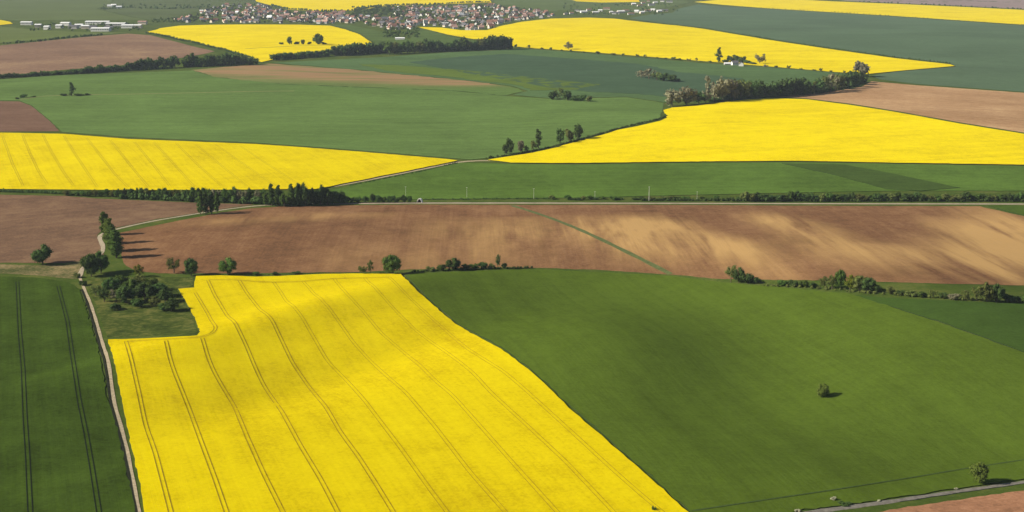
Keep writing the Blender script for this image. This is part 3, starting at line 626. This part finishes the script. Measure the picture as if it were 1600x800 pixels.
row('in the hedge under the sandy field', 'trees of the hedge along the right brown field', [
    (1142, 441, 20, 27, 'loose', 'olive'), (1154, 442, 18, 24, 'round', 'dark'), (1168, 443, 22, 18, 'bush', 'dark'), (1183, 443, 14, 12, 'bush', 'dark'), (1222, 446, 18, 9, 'bush', 'mid'), (1238, 447, 18, 11, 'bush', 'dark'), (1256, 448, 18, 11, 'bush', 'mid'),
    (1270, 449, 14, 10, 'bush', 'dark'), (1288, 451, 18, 20, 'loose', 'olive'), (1300, 452, 20, 25, 'loose', 'olive'), (1313, 452, 18, 31, 'round', 'mid'), (1328, 455, 22, 26, 'loose', 'yellow'), (1342, 456, 22, 26, 'round', 'olive'), (1356, 457, 24, 24, 'round', 'dark'),
    (1372, 457, 16, 14, 'bush', 'dark'), (1392, 460, 16, 15, 'bush', 'olive'), (1408, 461, 14, 10, 'bush', 'dark'), (1424, 463, 18, 12, 'bush', 'olive'), (1440, 464, 16, 11, 'bush', 'mid'), (1458, 465, 16, 14, 'loose', 'olive'),
    (1474, 466, 16, 10, 'bush', 'dark'), (1490, 468, 18, 12, 'bush', 'pale'), (1508, 469, 18, 16, 'loose', 'olive'), (1526, 470, 22, 24, 'loose', 'olive'), (1542, 471, 24, 30, 'round', 'olive'), (1557, 472, 24, 28, 'round', 'dark'), (1574, 472, 20, 14, 'bush', 'dark'), (1592, 473, 20, 14, 'bush', 'mid'), (1612, 474, 24, 22, 'round', 'mid')])
T('round_tree', 'lone small round tree in the middle of the right green field', 'tree', 1285, 621, 21, 22, 'round', 'fresh', seed=0)
T('round_tree', 'yellowish green small tree beside the road at the lower right border', 'tree', 1529, 755, 29, 34, 'round', 'fresh', seed=1)
T('bush', 'tiny pale bush on the verge, leftmost at lower right', 'bush', 1246, 800, 9, 6, 'bush', 'blossom')
T('bush', 'small pale flowering bush on the verge of the lower right road', 'bush', 1302, 782, 9, 8, 'bush', 'blossom')
T('bush', 'low dark bush touching the lower right road', 'bush', 1320, 789, 20, 6, 'bush', 'dark')
T('bush', 'tiny whitish bush at the road edge between the dark bush and the yellowish tree', 'bush', 1373, 784, 6, 4, 'bush', 'blossom')
T('bush', 'tiny whitish bush at the road edge nearest the yellowish tree', 'bush', 1494, 766, 7, 5, 'bush', 'blossom')
T('weed_clump', 'dark ragged weed clump in the yellow field near the bottom edge', 'weeds', 1022, 800, 9, 11, 'loose', 'dark')
row('near the lane bend above the brown field', 'trees of the clump at the lane bend', [(313, 335, 13, 33, 'poplar', 'mid'), (322, 335, 13, 34, 'poplar', 'dark'), (331, 334, 13, 33, 'poplar', 'dark'), (339, 332, 11, 30, 'poplar', 'mid')])
# belt under the left yellow field
it = []; x = 104
while x < 300:
    f = (x - 104) / 196; it.append((x, 305 + 7.5 * f + random.uniform(-0.5, 0.8), random.uniform(10, 14), random.uniform(6, 9) + 10 * min(1, f * 1.6) * random.uniform(0.7, 1.05), random.choice(['round', 'bush', 'round']), random.choice(['dark', 'dark', 'mid', 'olive']))); x += random.uniform(7, 10)
while x < 412:
    it.append((x, 314.5 + 3 * (x - 300) / 112 + random.uniform(-0.5, 0.5), random.uniform(10, 15), random.uniform(18, 25), random.choice(['round', 'round', 'loose']), random.choice(['dark', 'dark', 'mid', 'pale']))); x += random.uniform(6.5, 9)
it += [(417, 320, 14, 20, 'round', 'mid'), (425, 322, 13, 33, 'poplar', 'dark'), (436, 322, 14, 31, 'poplar', 'dark'), (444, 323, 15, 20, 'round', 'mid'), (456, 322, 13, 33, 'poplar', 'mid'), (466, 322, 16, 35, 'round', 'dark'), (477, 322, 18, 36, 'round', 'dark'),
       (490, 321, 17, 27, 'round', 'dark'), (501, 320, 17, 31, 'round', 'dark'), (512, 320, 17, 26, 'round', 'dark'), (523, 319, 16, 21, 'round', 'dark'), (533, 318, 15, 19, 'round', 'dark')]
x = 543
while x < 642: it.append((x, 316.5, random.uniform(9, 13), random.uniform(9, 15), random.choice(['bush', 'round']), random.choice(['dark', 'mid', 'dark']))); x += random.uniform(8, 11)
row('in the belt under the left yellow field', 'trees of the dark belt under the left yellow field', it)
hedge('hedge', 'thin dark hedge below the left yellow field at the border', [(-200, 298), (0, 300), (50, 301), (106, 304)], 3.5, 2.0, 'dark')
# roadside hedge to the right
it = []; x = 862
while x < 1160:
    if random.uniform(0, 1) < 0.75: it.append((x, 312 + random.uniform(-1, 0.6), random.uniform(8, 14), random.uniform(4, 8), 'bush', random.choice(['dark', 'mid', 'olive'])))
    x += random.uniform(9, 15)
while x < 1615: it.append((x, 314.5 + random.uniform(-0.6, 0.3), random.uniform(13, 18), random.uniform(11, 16), random.choice(['bush', 'bush', 'round']), random.choice(['dark', 'mid', 'dark', 'olive']))); x += random.uniform(9, 12)
row('of the roadside hedge at right', 'bushes of the roadside hedge at right', it)
hedge('hedge', 'low thin hedge along the far side of the country road in the centre', [(660, 312), (760, 311.5), (870, 311)], 2.0, 1.5, 'dark', gap=0.35)
hedge('hedge', 'continuous low hedge at the foot of the roadside bushes at right', [(1000, 313.5), (1200, 314.5), (1400, 315), (1650, 315.5)], 3.4, 2.5, 'dark', step=1.6)
# trees along the track into the centre
row('on the corner of the yellow dome', 'trees along the track at the yellow dome', [(790, 241, 10, 16, 'round', 'dark'), (797, 240, 13, 25, 'round', 'dark'), (813, 238, 13, 20, 'round', 'pale'), (822, 236, 8, 11, 'bush', 'mid'), (841, 232, 13, 29, 'poplar', 'dark'), (833, 234, 9, 14, 'round', 'olive'),
    (875, 224, 14, 25, 'round', 'dark'), (889, 221, 14, 20, 'round', 'olive'), (902, 218, 17, 26, 'round', 'dark')])
hedge('hedge', 'thin dark hedge along the upper left edge of the yellow dome', [(755, 248), (800, 243), (860, 231), (905, 219), (965, 202), (1030, 187), (1042, 182)], 3.0, 2.0, 'dark', step=2.2, gap=0.15)
hedge('hedge', 'thin dark line of shrubs along the lower edge of the left track', [(545, 291), (600, 280), (660, 268), (715, 255)], 2.0, 1.2, 'dark', step=1.6, gap=0.2)
row('in the broad green field at left', 'trees on the grass line at left', [(112, 150, 10, 16, 'poplar', 'dark'), (100, 150, 10, 4, 'bush', 'dark'), (124, 150, 12, 4, 'bush', 'dark'), (136, 149, 9, 4, 'bush', 'mid'), (36, 153, 10, 6, 'bush', 'dark'), (26, 155, 8, 4, 'bush', 'olive'), (52, 152, 8, 3, 'bush', 'mid')])
row('of the small clump in mid green field', 'bushes of the small clump in mid green field', [(864, 156, 12, 12, 'round', 'dark'), (875, 156, 13, 14, 'loose', 'olive'), (886, 157, 12, 12, 'round', 'dark'), (898, 158, 12, 9, 'bush', 'dark'), (909, 158, 11, 10, 'bush', 'dark'), (920, 159, 10, 9, 'bush', 'olive')])
row('of the brownish clump below the farmstead', 'trees of the brownish clump below the farmstead', [(1002, 122, 16, 9, 'loose', 'pale'), (1014, 124, 16, 13, 'loose', 'pale'), (1026, 126, 14, 11, 'loose', 'olive'), (1037, 127, 14, 11, 'round', 'dark'), (1049, 128, 14, 10, 'round', 'dark'), (1058, 128, 10, 6, 'bush', 'dark')])
it = [(1050, 166, 23, 20, 'round', 'pale'), (1073, 164, 25, 22, 'round', 'pale'), (1092, 162, 18, 14, 'round', 'dark'), (1103, 161, 16, 16, 'loose', 'pale'), (1116, 160, 24, 36, 'loose', 'pale'), (1129, 158, 24, 28, 'round', 'pale'), (1143, 157, 26, 28, 'round', 'pale'),
      (1157, 156, 24, 27, 'round', 'olive'), (1170, 155, 24, 25, 'round', 'dark'), (1182, 154, 22, 22, 'round', 'dark'), (1194, 153, 20, 20, 'round', 'dark'), (1206, 152, 20, 19, 'round', 'dark'), (1218, 151, 20, 22, 'round', 'dark'), (1230, 150, 19, 24, 'round', 'dark'),
      (1242, 149, 19, 22, 'round', 'dark'), (1254, 148, 19, 21, 'round', 'dark'), (1265, 147, 18, 18, 'loose', 'olive'), (1276, 146, 18, 18, 'round', 'dark'), (1287, 145, 17, 20, 'loose', 'olive'), (1298, 144, 18, 22, 'loose', 'pale'), (1309, 142, 18, 20, 'round', 'olive'), (1320, 139, 18, 20, 'round', 'dark'),
      (1331, 136, 18, 20, 'round', 'dark'), (1341, 132, 17, 16, 'round', 'dark'), (1350, 129, 14, 12, 'bush', 'dark'), (1346, 120, 20, 20, 'round', 'pale')]
row('of the wooded belt behind the yellow dome', 'trees of the wooded belt behind the yellow dome', it)
# far belts
it = []; x = -6
while x < 400:
    y0 = 122.5 - 17 * x / 280 if x < 280 else 105.5 - 4 * (x - 280) / 120
    h = 7 if x < 130 else (9 if x < 200 else (15 if x < 278 else 17 - 8 * max(0, (x - 350) / 50)))
    if not (277 < x < 286): it.append((x, y0, random.uniform(10, 15), h * random.uniform(0.75, 1.1), 'round' if h > 8 else 'bush', random.choice(['dark', 'dark', 'dark', 'mid'])))
    x += random.uniform(7.5, 10.5)
row('of the belt under the rounded brown field', 'trees of the long belt under the upper left brown field', it)
it = []; x = 428
while x < 516: it.append((x, 94.5 - 7 * (x - 428) / 88, random.uniform(9, 12), random.uniform(7, 10), 'round', random.choice(['dark', 'mid']))); x += random.uniform(7.5, 9.5)
x = 524
while x < 602: it.append((x, 87.5 - 5 * (x - 524) / 78, random.uniform(11, 14), random.uniform(12, 16), 'round', 'dark')); x += random.uniform(8, 10)
while x < 755: it.append((x, 85 - 8 * (x - 602) / 153, random.uniform(11, 15), random.uniform(11, 17), random.choice(['round', 'round', 'loose']), random.choice(['dark', 'dark', 'mid', 'olive']))); x += random.uniform(8, 10.5)
while x < 800: it.append((x, 77, 14, 17, 'round', 'dark')); x += 8
row('of the belt below the village', 'trees of the belt below the village', it)
row('of the clump in the upper yellow field', 'trees of the clump inside the upper yellow field', [(440, 70, 8, 5, 'bush', 'dark'), (453, 70, 9, 14, 'round', 'dark'), (463, 70, 9, 6, 'bush', 'dark'), (473, 70, 8, 9, 'round', 'olive'), (483, 70, 9, 6, 'bush', 'dark'), (497, 70, 13, 14, 'round', 'dark'), (506, 70, 8, 6, 'bush', 'dark')])
it = []; x = 806
while x < 1335:
    y0 = 74 + (x - 806) * (113.5 - 74) / 500; it.append((x, y0, random.uniform(4, 9), random.uniform(2.5, 6.5), random.choice(['round', 'bush', 'loose', 'bush']), random.choice(['olive', 'olive', 'pale', 'dark']))); x += random.uniform(7, 24)
row('along the foot of the upper yellow slope', 'small trees along the avenue under the upper right yellow field', [t for t in it if not 1115 < t[0] < 1180])
T('open_tree', 'pale brownish tree overlapping the lower rim of the upper right yellow field', 'tree', 888, 78, 14, 11, 'loose', 'pale')
T('poplar_tree', 'single dark upright tree left of the white farmstead', 'tree', 1123, 98, 10, 18, 'poplar', 'dark')
T('open_tree', 'pale brown tree right of the white farmstead', 'tree', 1187, 100, 14, 14, 'loose', 'pale')
row('directly behind the white farmstead', 'trees directly behind the white farmstead', [(1134, 98, 10, 6, 'bush', 'dark'), (1142, 98, 11, 9, 'round', 'dark'), (1151, 98, 12, 10, 'round', 'dark'), (1160, 99, 11, 9, 'round', 'dark'), (1169, 100, 11, 6, 'bush', 'dark'), (1177, 101, 10, 4, 'bush', 'dark')])
hedge('hedge', 'thin dark hedge along the top edge of the upper right yellow field', [(960, 29), (1060, 40.5), (1100, 45), (1200, 61.5), (1300, 76.5), (1400, 90.5), (1486, 100)], 4.5, 3, 'dark', step=5, gap=0.1)
hedge('hedge', 'thin hedge on the slanting edge between upper yellow and brown fields', [(228, 52), (262, 58), (310, 69), (362, 82), (396, 92)], 6, 4, 'dark', step=5, gap=0.1)
hedge('hedge', 'thin hedge along the top of the rounded brown field', [(-100, 76), (0, 69), (60, 65), (110, 59), (160, 55)], 7, 4, 'dark', step=6, gap=0.15)
hedge('hedge', 'thin hedge under the thin yellow strip at upper right', [(1090, 7), (1200, 13.5), (1400, 26), (1600, 39.5)], 4, 3, 'olive', step=9, gap=0.3)
hedge('hedge', 'thin hedge above the thin yellow strip in the top right corner', [(1340, 3), (1450, 8), (1600, 14.5), (1800, 26)], 9, 4, 'dark', step=11, gap=0.3)
hedge('hedge', 'row of dark trees merged along the foot of the skyline yellow field', [(425, 9), (450, 15), (500, 17.5), (556, 16.5), (572, 13.5), (590, 10), (640, 8), (700, 6), (765, 4)], 10, 6, 'dark', step=8, gap=0.15)
hedge('hedge', 'dark shrub line along the sharp edge of the skyline hill at top left', [(160, 15), (200, 12), (260, 14), (330, 11)], 8, 6, 'dark', step=9, gap=0.3)

# ---------------------------------------------------------------- buildings
WALLS = {'white': plain('white_render', (0.8, 0.78, 0.74), 0.05), 'cream': plain('cream_render', (0.70, 0.60, 0.48), 0.08), 'grey': plain('grey_render', (0.45, 0.43, 0.42), 0.08)}
ROOFS = {'reddish brown': plain('brown_tiles', (0.23, 0.12, 0.09), 0.2), 'dark grey': plain('slate', (0.13, 0.125, 0.14), 0.15), 'pink': plain('pale_red_tiles', (0.40, 0.25, 0.21), 0.15), 'light grey': plain('sheet_roof', (0.78, 0.78, 0.78), 0.05)}
GLASS = plain('window_glass', (0.05, 0.06, 0.07), 0.2, rough=0.2, spec=0.5)
def house_meshes(wc, rc, L_=11, W_=8.5, e=4.2, ridge=3.8, hall=False):
    x, y = L_ / 2, W_ / 2
    V = [(-x, -y, -0.5), (x, -y, -0.5), (x, y, -0.5), (-x, y, -0.5), (-x, -y, e), (x, -y, e), (x, y, e), (-x, y, e), (-x, 0, e + ridge), (x, 0, e + ridge)]
    F = [(0, 1, 5, 4), (2, 3, 7, 6), (1, 2, 6, 9, 5), (3, 0, 4, 8, 7)]; mi = [0] * 4
    def win(cx, z, s, w=0.6, h=0.7):
        k = len(V); yy = s * (y + 0.03); V.extend([(cx - w, yy, z - h), (cx + w, yy, z - h), (cx + w, yy, z + h), (cx - w, yy, z + h)]); F.append((k, k + 1, k + 2, k + 3)); mi.append(1)
    for s in (-1, 1):
        n = 8 if hall else 4
        for i in range(n): win(-x + (i + 0.5) * L_ / n, e * 0.6, s, L_ / n * 0.28, 0.6)
    wall = mesh_np('wall', V, F, [WALLS[wc], GLASS], mi)
    ov, t = 0.5, 0.25; g = ridge / y; ze = e - ov * g
    R1 = [(-x - ov, -y - ov, ze), (x + ov, -y - ov, ze), (x + ov, 0, e + ridge), (-x - ov, 0, e + ridge), (x + ov, y + ov, ze), (-x - ov, y + ov, ze)]
    V = [(a, b, c + 0.02) for a, b, c in R1] + [(a, b, c + t) for a, b, c in R1]
    F = [(0, 3, 2, 1), (3, 5, 4, 2), (6, 7, 8, 9), (9, 8, 10, 11), (0, 1, 7, 6), (4, 5, 11, 10), (1, 2, 8, 7), (2, 4, 10, 8), (3, 0, 6, 9), (5, 3, 9, 11)]
    if not hall:
        k = len(V); cx, cy, c = x * 0.35, y * 0.25, 0.4
        V += [(cx + sx * c, cy + sy * c, z) for z in (e + ridge * 0.5, e + ridge + 0.9) for sx, sy in ((-1, -1), (1, -1), (1, 1), (-1, 1))]
        F += [(k + 4, k + 5, k + 6, k + 7)] + [(k + i, k + (i + 1) % 4, k + 4 + (i + 1) % 4, k + 4 + i) for i in range(4)]
    return wall, mesh_np('roof', V, F, [ROOFS[rc]])
HP = {}
def house(name, label, px, py, wc, rc, rot, s=1.0, group=None, dims=None, cat='house'):
    key = (wc, rc, dims)
    if key not in HP: HP[key] = house_meshes(wc, rc, *(dims or (11, 8.5, 4.2, 3.8)), hall=bool(dims) and dims[0] > 16)
    x, y, k = mpp(px, py)
    e = bpy.data.objects.new(name, None); COL.objects.link(e); e.location = (x, y, float(H(x, y))); e.rotation_euler = (0, 0, rot); e.scale = (s, s, s)
    link('wall', HP[key][0], e); link('roof', HP[key][1], e)
    return tag(e, label, cat, group)
# white halls at the left
HALLS = [(42, 39, 'white', 'light grey', 26, 'big white hall at the far left end of the industrial row'), (74, 46, 'white', 'light grey', 12, 'small bright white shed in front, second from the left'), (93, 44, 'white', 'light grey', 14, 'white block left of the pair of tall halls'),
         (103, 40, 'white', 'light grey', 22, 'larger white hall just left of the grey sheds'), (115, 45, 'grey', 'dark grey', 20, 'low grey shed with dark roof left of the centre white hall'), (124, 43, 'white', 'light grey', 18, 'bright white hall in the centre of the industrial row'),
         (134, 45, 'cream', 'light grey', 17, 'cream shed right of the central white hall'), (151, 38, 'white', 'light grey', 50, 'long low white hall at the back of the row'), (165, 38, 'white', 'light grey', 20, 'tall white end building of the long back hall'),
         (158, 49, 'white', 'light grey', 38, 'broad white hall standing forward right of the centre'), (182, 41, 'grey', 'light grey', 44, 'wide blue grey hall with pale flat roof'), (200, 44, 'white', 'light grey', 27, 'bright white hall right of the wide grey one'),
         (213, 44, 'cream', 'light grey', 24, 'cream hall beside the tip of the yellow field'), (223, 38, 'cream', 'pink', 20, 'cream hall with pinkish roof, last before the village'), (146, 46, 'grey', 'dark grey', 16, 'small dark grey shed left of the broad forward hall'), (170, 47, 'grey', 'dark grey', 18, 'small dark grey shed right of the broad forward hall'),
         (60, 43, 'cream', 'light grey', 14, 'small cream shed between the far left hall and the small white shed')]
for px, py, wc, rc, L_, lb in HALLS:
    house('industrial_hall', lb, px, py, wc, rc, random.uniform(-0.15, 0.15), 1.4, 'halls of the industrial estate', (L_, 14 if L_ < 30 else 20, 6.5, 1.8), 'hall')
# farmstead on the yellow field's edge
house('farmhouse', 'white farmhouse of the lone farmstead below the upper right yellow field', 1148, 102, 'white', 'dark grey', R(12), 1.2, 'buildings of the lone farmstead', (11, 8.5, 4.6, 3.4))
house('barn', 'white gabled barn at the right end of the lone farmstead', 1158, 103.5, 'white', 'dark grey', R(80), 1.1, 'buildings of the lone farmstead', (13, 9, 4.8, 3.6), 'barn')
house('barn', 'low long grey barn at the left end of the lone farmstead', 1137, 101.5, 'grey', 'light grey', R(4), 1.0, 'buildings of the lone farmstead', (15, 8, 3.2, 2.0), 'barn')
# small white hut by the road
def hut():
    x, y, k = mpp(656, 316.5); e = bpy.data.objects.new('roadside_hut', None); COL.objects.link(e); e.location = (x, y, float(H(x, y)) + 0.1); e.rotation_euler = (0, 0, R(-20))
    V = []; F = []; n = 9; r, L_ = 2.6, 3.2
    for yy in (-L_ / 2, L_ / 2):
        for rr in (r, r - 0.25):
            for i in range(n): a = math.pi * i / (n - 1); V.append((rr * math.cos(a), yy, rr * 1.55 * math.sin(a)))
    for i in range(n - 1):
        F += [(i, i + 1, 2 * n + i + 1, 2 * n + i), (n + i + 1, n + i, 3 * n + i, 3 * n + i + 1), (i + 1, i, n + i, n + i + 1), (2 * n + i, 2 * n + i + 1, 3 * n + i + 1, 3 * n + i)]
    link('arched_shell', mesh_np('arched_shell', V, F, [WALLS['white']]), e)
    k = r - 0.27; V = [(k * math.cos(math.pi * i / 8), L_ / 2 - 0.4, k * 1.55 * math.sin(math.pi * i / 8)) for i in range(9)]
    link('back_wall', mesh_np('back_wall', V, [tuple(range(9))], [plain('dark_boards', (0.06, 0.05, 0.045), 0.2)]), e)
    tag(e, 'small white arched hut by the country road at the end of the dark belt', 'hut')
hut()
# poles along the road
PM = plain('pale_pole', (0.62, 0.6, 0.54), 0.1)
for px, py, h, lb in [(634, 308, 17, 'slim pale pole above the dark belt end, leftmost of the roadside poles'), (729.5, 309, 17, 'slim pale pole second from the left along the country road'), (834, 311, 17, 'pale pole third from the left along the country road'),
                      (929.5, 311.5, 13, 'faint short pale pole fourth from the left along the country road'), (1014, 314, 23, 'thickest and brightest pale pole along the country road'), (1089, 313, 14, 'rightmost pale pole, at the start of the roadside hedge')]:
    x, y, k = mpp(px, py); hm = h * k; th = 0.26 if h > 20 else 0.13
    e = bpy.data.objects.new('utility_pole', None); COL.objects.link(e); e.location = (x, y, float(H(x, y)))
    V, F = tube([(0, 0, -0.5), (0, 0, hm * 0.5), (0, 0, hm)], [th, th * 0.85, th * 0.6], 8); link('mast', mesh_np('mast', V, F, [PM]), e)
    V, F = tube([(-0.9, 0, hm - 0.5), (0, 0, hm - 0.45), (0.9, 0, hm - 0.5)], [0.09, 0.1, 0.09], 6); link('crossarm', mesh_np('crossarm', V, F, [PM]), e)
    tag(e, lb, 'pole', 'poles along the country road')
# the village
VILL = [(272, 33), (300, 24), (335, 12), (372, 6), (402, 6), (428, 13), (446, 18), (500, 20), (556, 19), (576, 15), (640, 11), (700, 9), (762, 8), (800, 12), (850, 18), (868, 25), (850, 28), (815, 32), (785, 37), (768, 46), (735, 48), (705, 45), (690, 40), (652, 40), (640, 48), (612, 47), (590, 42), (556, 37), (510, 37), (400, 36.5), (300, 36)]
ZONES = [(0, 390, 'at the left end of the village'), (390, 520, 'left of the village centre behind the yellow field'), (520, 620, 'in the middle of the village below the skyline field'), (620, 700, 'in the dense heart of the village'), (700, 790, 'right of the village centre'), (790, 2000, 'at the right end of the village')]
def zone(px): return [z for a, b, z in ZONES if a <= px < b][0]
vp = np.array(VILL, float); done = []; tries = 0
while len(done) < 272 and tries < 60000:
    tries += 1; p = np.array([random.uniform(270, 870), random.uniform(6, 49)])
    if not inside(p[None], vp)[0]: continue
    if 540 < p[0] < 610 and p[1] < 26: continue            # the wooded part
    if any(abs(p[0] - q[0]) < 4.2 and abs(p[1] - q[1]) < 1.5 for q in done): continue
    done.append(p)
for p in done:
    bright = p[0] > 700 and p[1] > 35
    wc = random.choices(['white', 'cream', 'grey'], [4 if bright else 2, 2, 0.5 if bright else 2])[0]; rc = random.choices(['reddish brown', 'dark grey', 'pink', 'light grey'], [4, 3, 2, 0.6])[0]
    house('village_house', '%s house with %s roof %s' % (wc, rc, zone(p[0])), p[0], p[1], wc, rc, random.uniform(-0.6, 0.6) + random.choice([0, math.pi / 2]), random.uniform(1.1, 1.7), 'houses of the village')
def house_mass():
    cells = {}
    keys = [(w, r) for w in WALLS for r in ROOFS]; V = []; F = []; M = []; mats = list(WALLS.values()) + [GLASS] + list(ROOFS.values()); rng = np.random.default_rng(5); made = 0; k = 0; used = list(done)
    base = proj(560, 30)[0]; b3 = np.array([base[0], base[1], float(H(*base))])
    for _ in range(6000):
        if made >= 260: break
        p = np.array([rng.uniform(270, 870), rng.uniform(6, 49)])
        if not inside(p[None], vp)[0] or (540 < p[0] < 610 and p[1] < 26): continue
        if any(abs(p[0] - q[0]) < 3.2 and abs(p[1] - q[1]) < 0.9 for q in used): continue
        used.append(p); made += 1
        w, r = rng.choice(list(WALLS)), rng.choice(['reddish brown', 'dark grey', 'pink', 'reddish brown'])
        if (w, r, None) not in HP: HP[(w, r, None)] = house_meshes(w, r)
        x, y, _k = mpp(p[0], p[1]); a = rng.uniform(0, 6.3); sc = rng.uniform(0.9, 1.4); z = float(H(x, y))
        for me in HP[(w, r, None)]:
            co = np.array([v.co[:] for v in me.vertices]) * sc; c_, s_ = math.cos(a), math.sin(a)
            V.append(np.column_stack([co[:, 0] * c_ - co[:, 1] * s_ + x, co[:, 0] * s_ + co[:, 1] * c_ + y, co[:, 2] + z]) - b3)
            for pl in me.polygons: F.append(tuple(k + i for i in pl.vertices)); M.append(mats.index(me.materials[pl.material_index]))
            k += len(co)
    o = link('village_houses', mesh_np('village_houses', np.concatenate(V), F, mats, M)); o.location = b3
    tag(o, 'smallest crowded houses and outbuildings filling the gaps of the village', 'houses', kind='stuff')
house_mass()
house('apartment_block', 'tall white apartment block standing out right of the village centre', 665, 37, 'white', 'pink', 0.2, 1.0, None, (15, 12, 13, 3), 'apartment block')
for px, py, lb in [(695, 38, 'long white shed along the top of the bright new houses'), (720, 36, 'long white shed right of the first one above the new houses'), (610, 44, 'long white farm building at the lower rim of the village'), (588, 30, 'pale long building below the wooded village part'), (625, 62, 'small white building alone below the village')]:
    house('long_shed', lb, px, py, 'white', 'light grey', random.uniform(-0.1, 0.2), 1.0, None, (24, 9, 4, 2), 'shed')
# hamlet to the right and scattered farm at top left
HAM = [(884, 23), (893, 22), (903, 18), (912, 20), (920, 17), (930, 21), (938, 18), (948, 15), (955, 20), (962, 22), (970, 20), (978, 18), (986, 23), (995, 19), (1003, 21), (1012, 18), (1020, 17), (1030, 19), (1038, 18), (1005, 6), (1013, 3), (1024, 5), (1035, 3), (1046, 4), (1018, 9), (1000, 10), (990, 8)]
for i, (px, py) in enumerate(HAM, 1):
    wc = random.choice(['white', 'white', 'cream']); rc = random.choice(['light grey', 'reddish brown', 'dark grey'])
    house('hamlet_house', '%s farm building with %s roof in the hamlet %s' % (wc, rc, 'at the top edge' if py < 12 else 'right of the village'), px, py, wc, rc, random.uniform(-0.4, 0.4), random.uniform(1.0, 1.4), 'farm buildings of the right hamlet', (random.choice([14, 22]), 10, 4.5, 2.5))
for px, py, lb in [(172, 11, 'leftmost pale farm building on the hill at top left'), (178, 10, 'whitest farm building on the hill at top left'), (186, 13, 'rightmost pale farm building on the hill at top left')]:
    house('farm_building', lb, px, py, 'white', 'light grey', random.uniform(-0.3, 0.3), 1.4, 'hill farm buildings at top left', (16, 10, 5, 2.5))
# trees between the houses: far too many and too small to tell apart
def mass(name, label, pts, hrange, color):
    rng = np.random.default_rng(3); C = []; Rr = []
    for px, py in pts:
        x, y, k = mpp(px, py); h = rng.uniform(*hrange)
        for j in range(3): C.append(np.array([x + rng.normal(0, h * 0.25), y + rng.normal(0, h * 0.25), float(H(x, y)) + h * rng.uniform(0.3, 0.7)])); Rr.append(h * rng.uniform(0.26, 0.4))
    C0 = C[0].copy(); V, F = leaf_cloud([c - C0 for c in C], Rr, 14, hrange[1] * 0.13, rng, 0.75)
    o = link(name, mesh_np(name, V, F, [LEAF[color]])); o.location = C0; tag(o, label, 'trees', kind='stuff')
pts = []
while len(pts) < 800:
    p = np.array([random.uniform(262, 875), random.uniform(4, 50)])
    if inside(p[None], vp)[0]: pts.append(p)
mass('village_greenery', 'dark garden trees crowding between the village houses', pts, (6, 11), 'dark')
pts = []
while len(pts) < 110:
    p = np.array([random.uniform(548, 640), random.uniform(11, 26)])
    if p[1] > 24 - (p[0] - 548) * 0.5 or p[1] < 20: pts.append(p)
mass('village_wood', 'small dark wood at the top of the village under the skyline field', pts, (8, 14), 'dark')
pts = [(random.uniform(600, 655), random.uniform(45, 60)) for _ in range(60)] + [(random.uniform(45, 230), random.uniform(37, 49)) for _ in range(60)] + [(random.uniform(880, 1060), random.uniform(6, 24)) for _ in range(80)] + [(random.uniform(155, 330), random.uniform(8, 15)) for _ in range(60)] + [(random.uniform(240, 300), random.uniform(30, 36)) for _ in range(30)]
mass('scattered_far_trees', 'scattered far trees round the halls, the hamlet and the lower village', pts, (6, 11), 'mid')

# ---------------------------------------------------------------- the air
def haze():
    m = bpy.data.materials.new('haze_air'); m.use_nodes = True; n = m.node_tree
    n.nodes.remove(n.nodes['Principled BSDF']); v = n.nodes.new('ShaderNodeVolumePrincipled')
    v.inputs['Color'].default_value = (0.72, 0.84, 1.0, 1); v.inputs['Density'].default_value = HAZE; v.inputs['Anisotropy'].default_value = 0.0
    n.links.new(v.outputs[0], n.nodes['Material Output'].inputs['Volume'])
    X, Y0, Y1, Z0, Z1 = 20500, -1500, 21500, -30, 262
    V = [(sx * X, y, z) for z in (Z0, Z1) for y in (Y0, Y1) for sx in (-1, 1)]
    F = [(0, 2, 3, 1), (4, 5, 7, 6), (0, 1, 5, 4), (1, 3, 7, 5), (3, 2, 6, 7), (2, 0, 4, 6)]
    tag(link('haze', mesh_np('haze', V, F, [m])), 'thin bluish haze lying over the far fields and village', 'haze', kind='stuff')
if HAZE > 0: haze()

for o in scene.objects:
    if o.get('label') and not 4 <= len(o['label'].split()) <= 16: print('WORDS', o.name, o['label'])
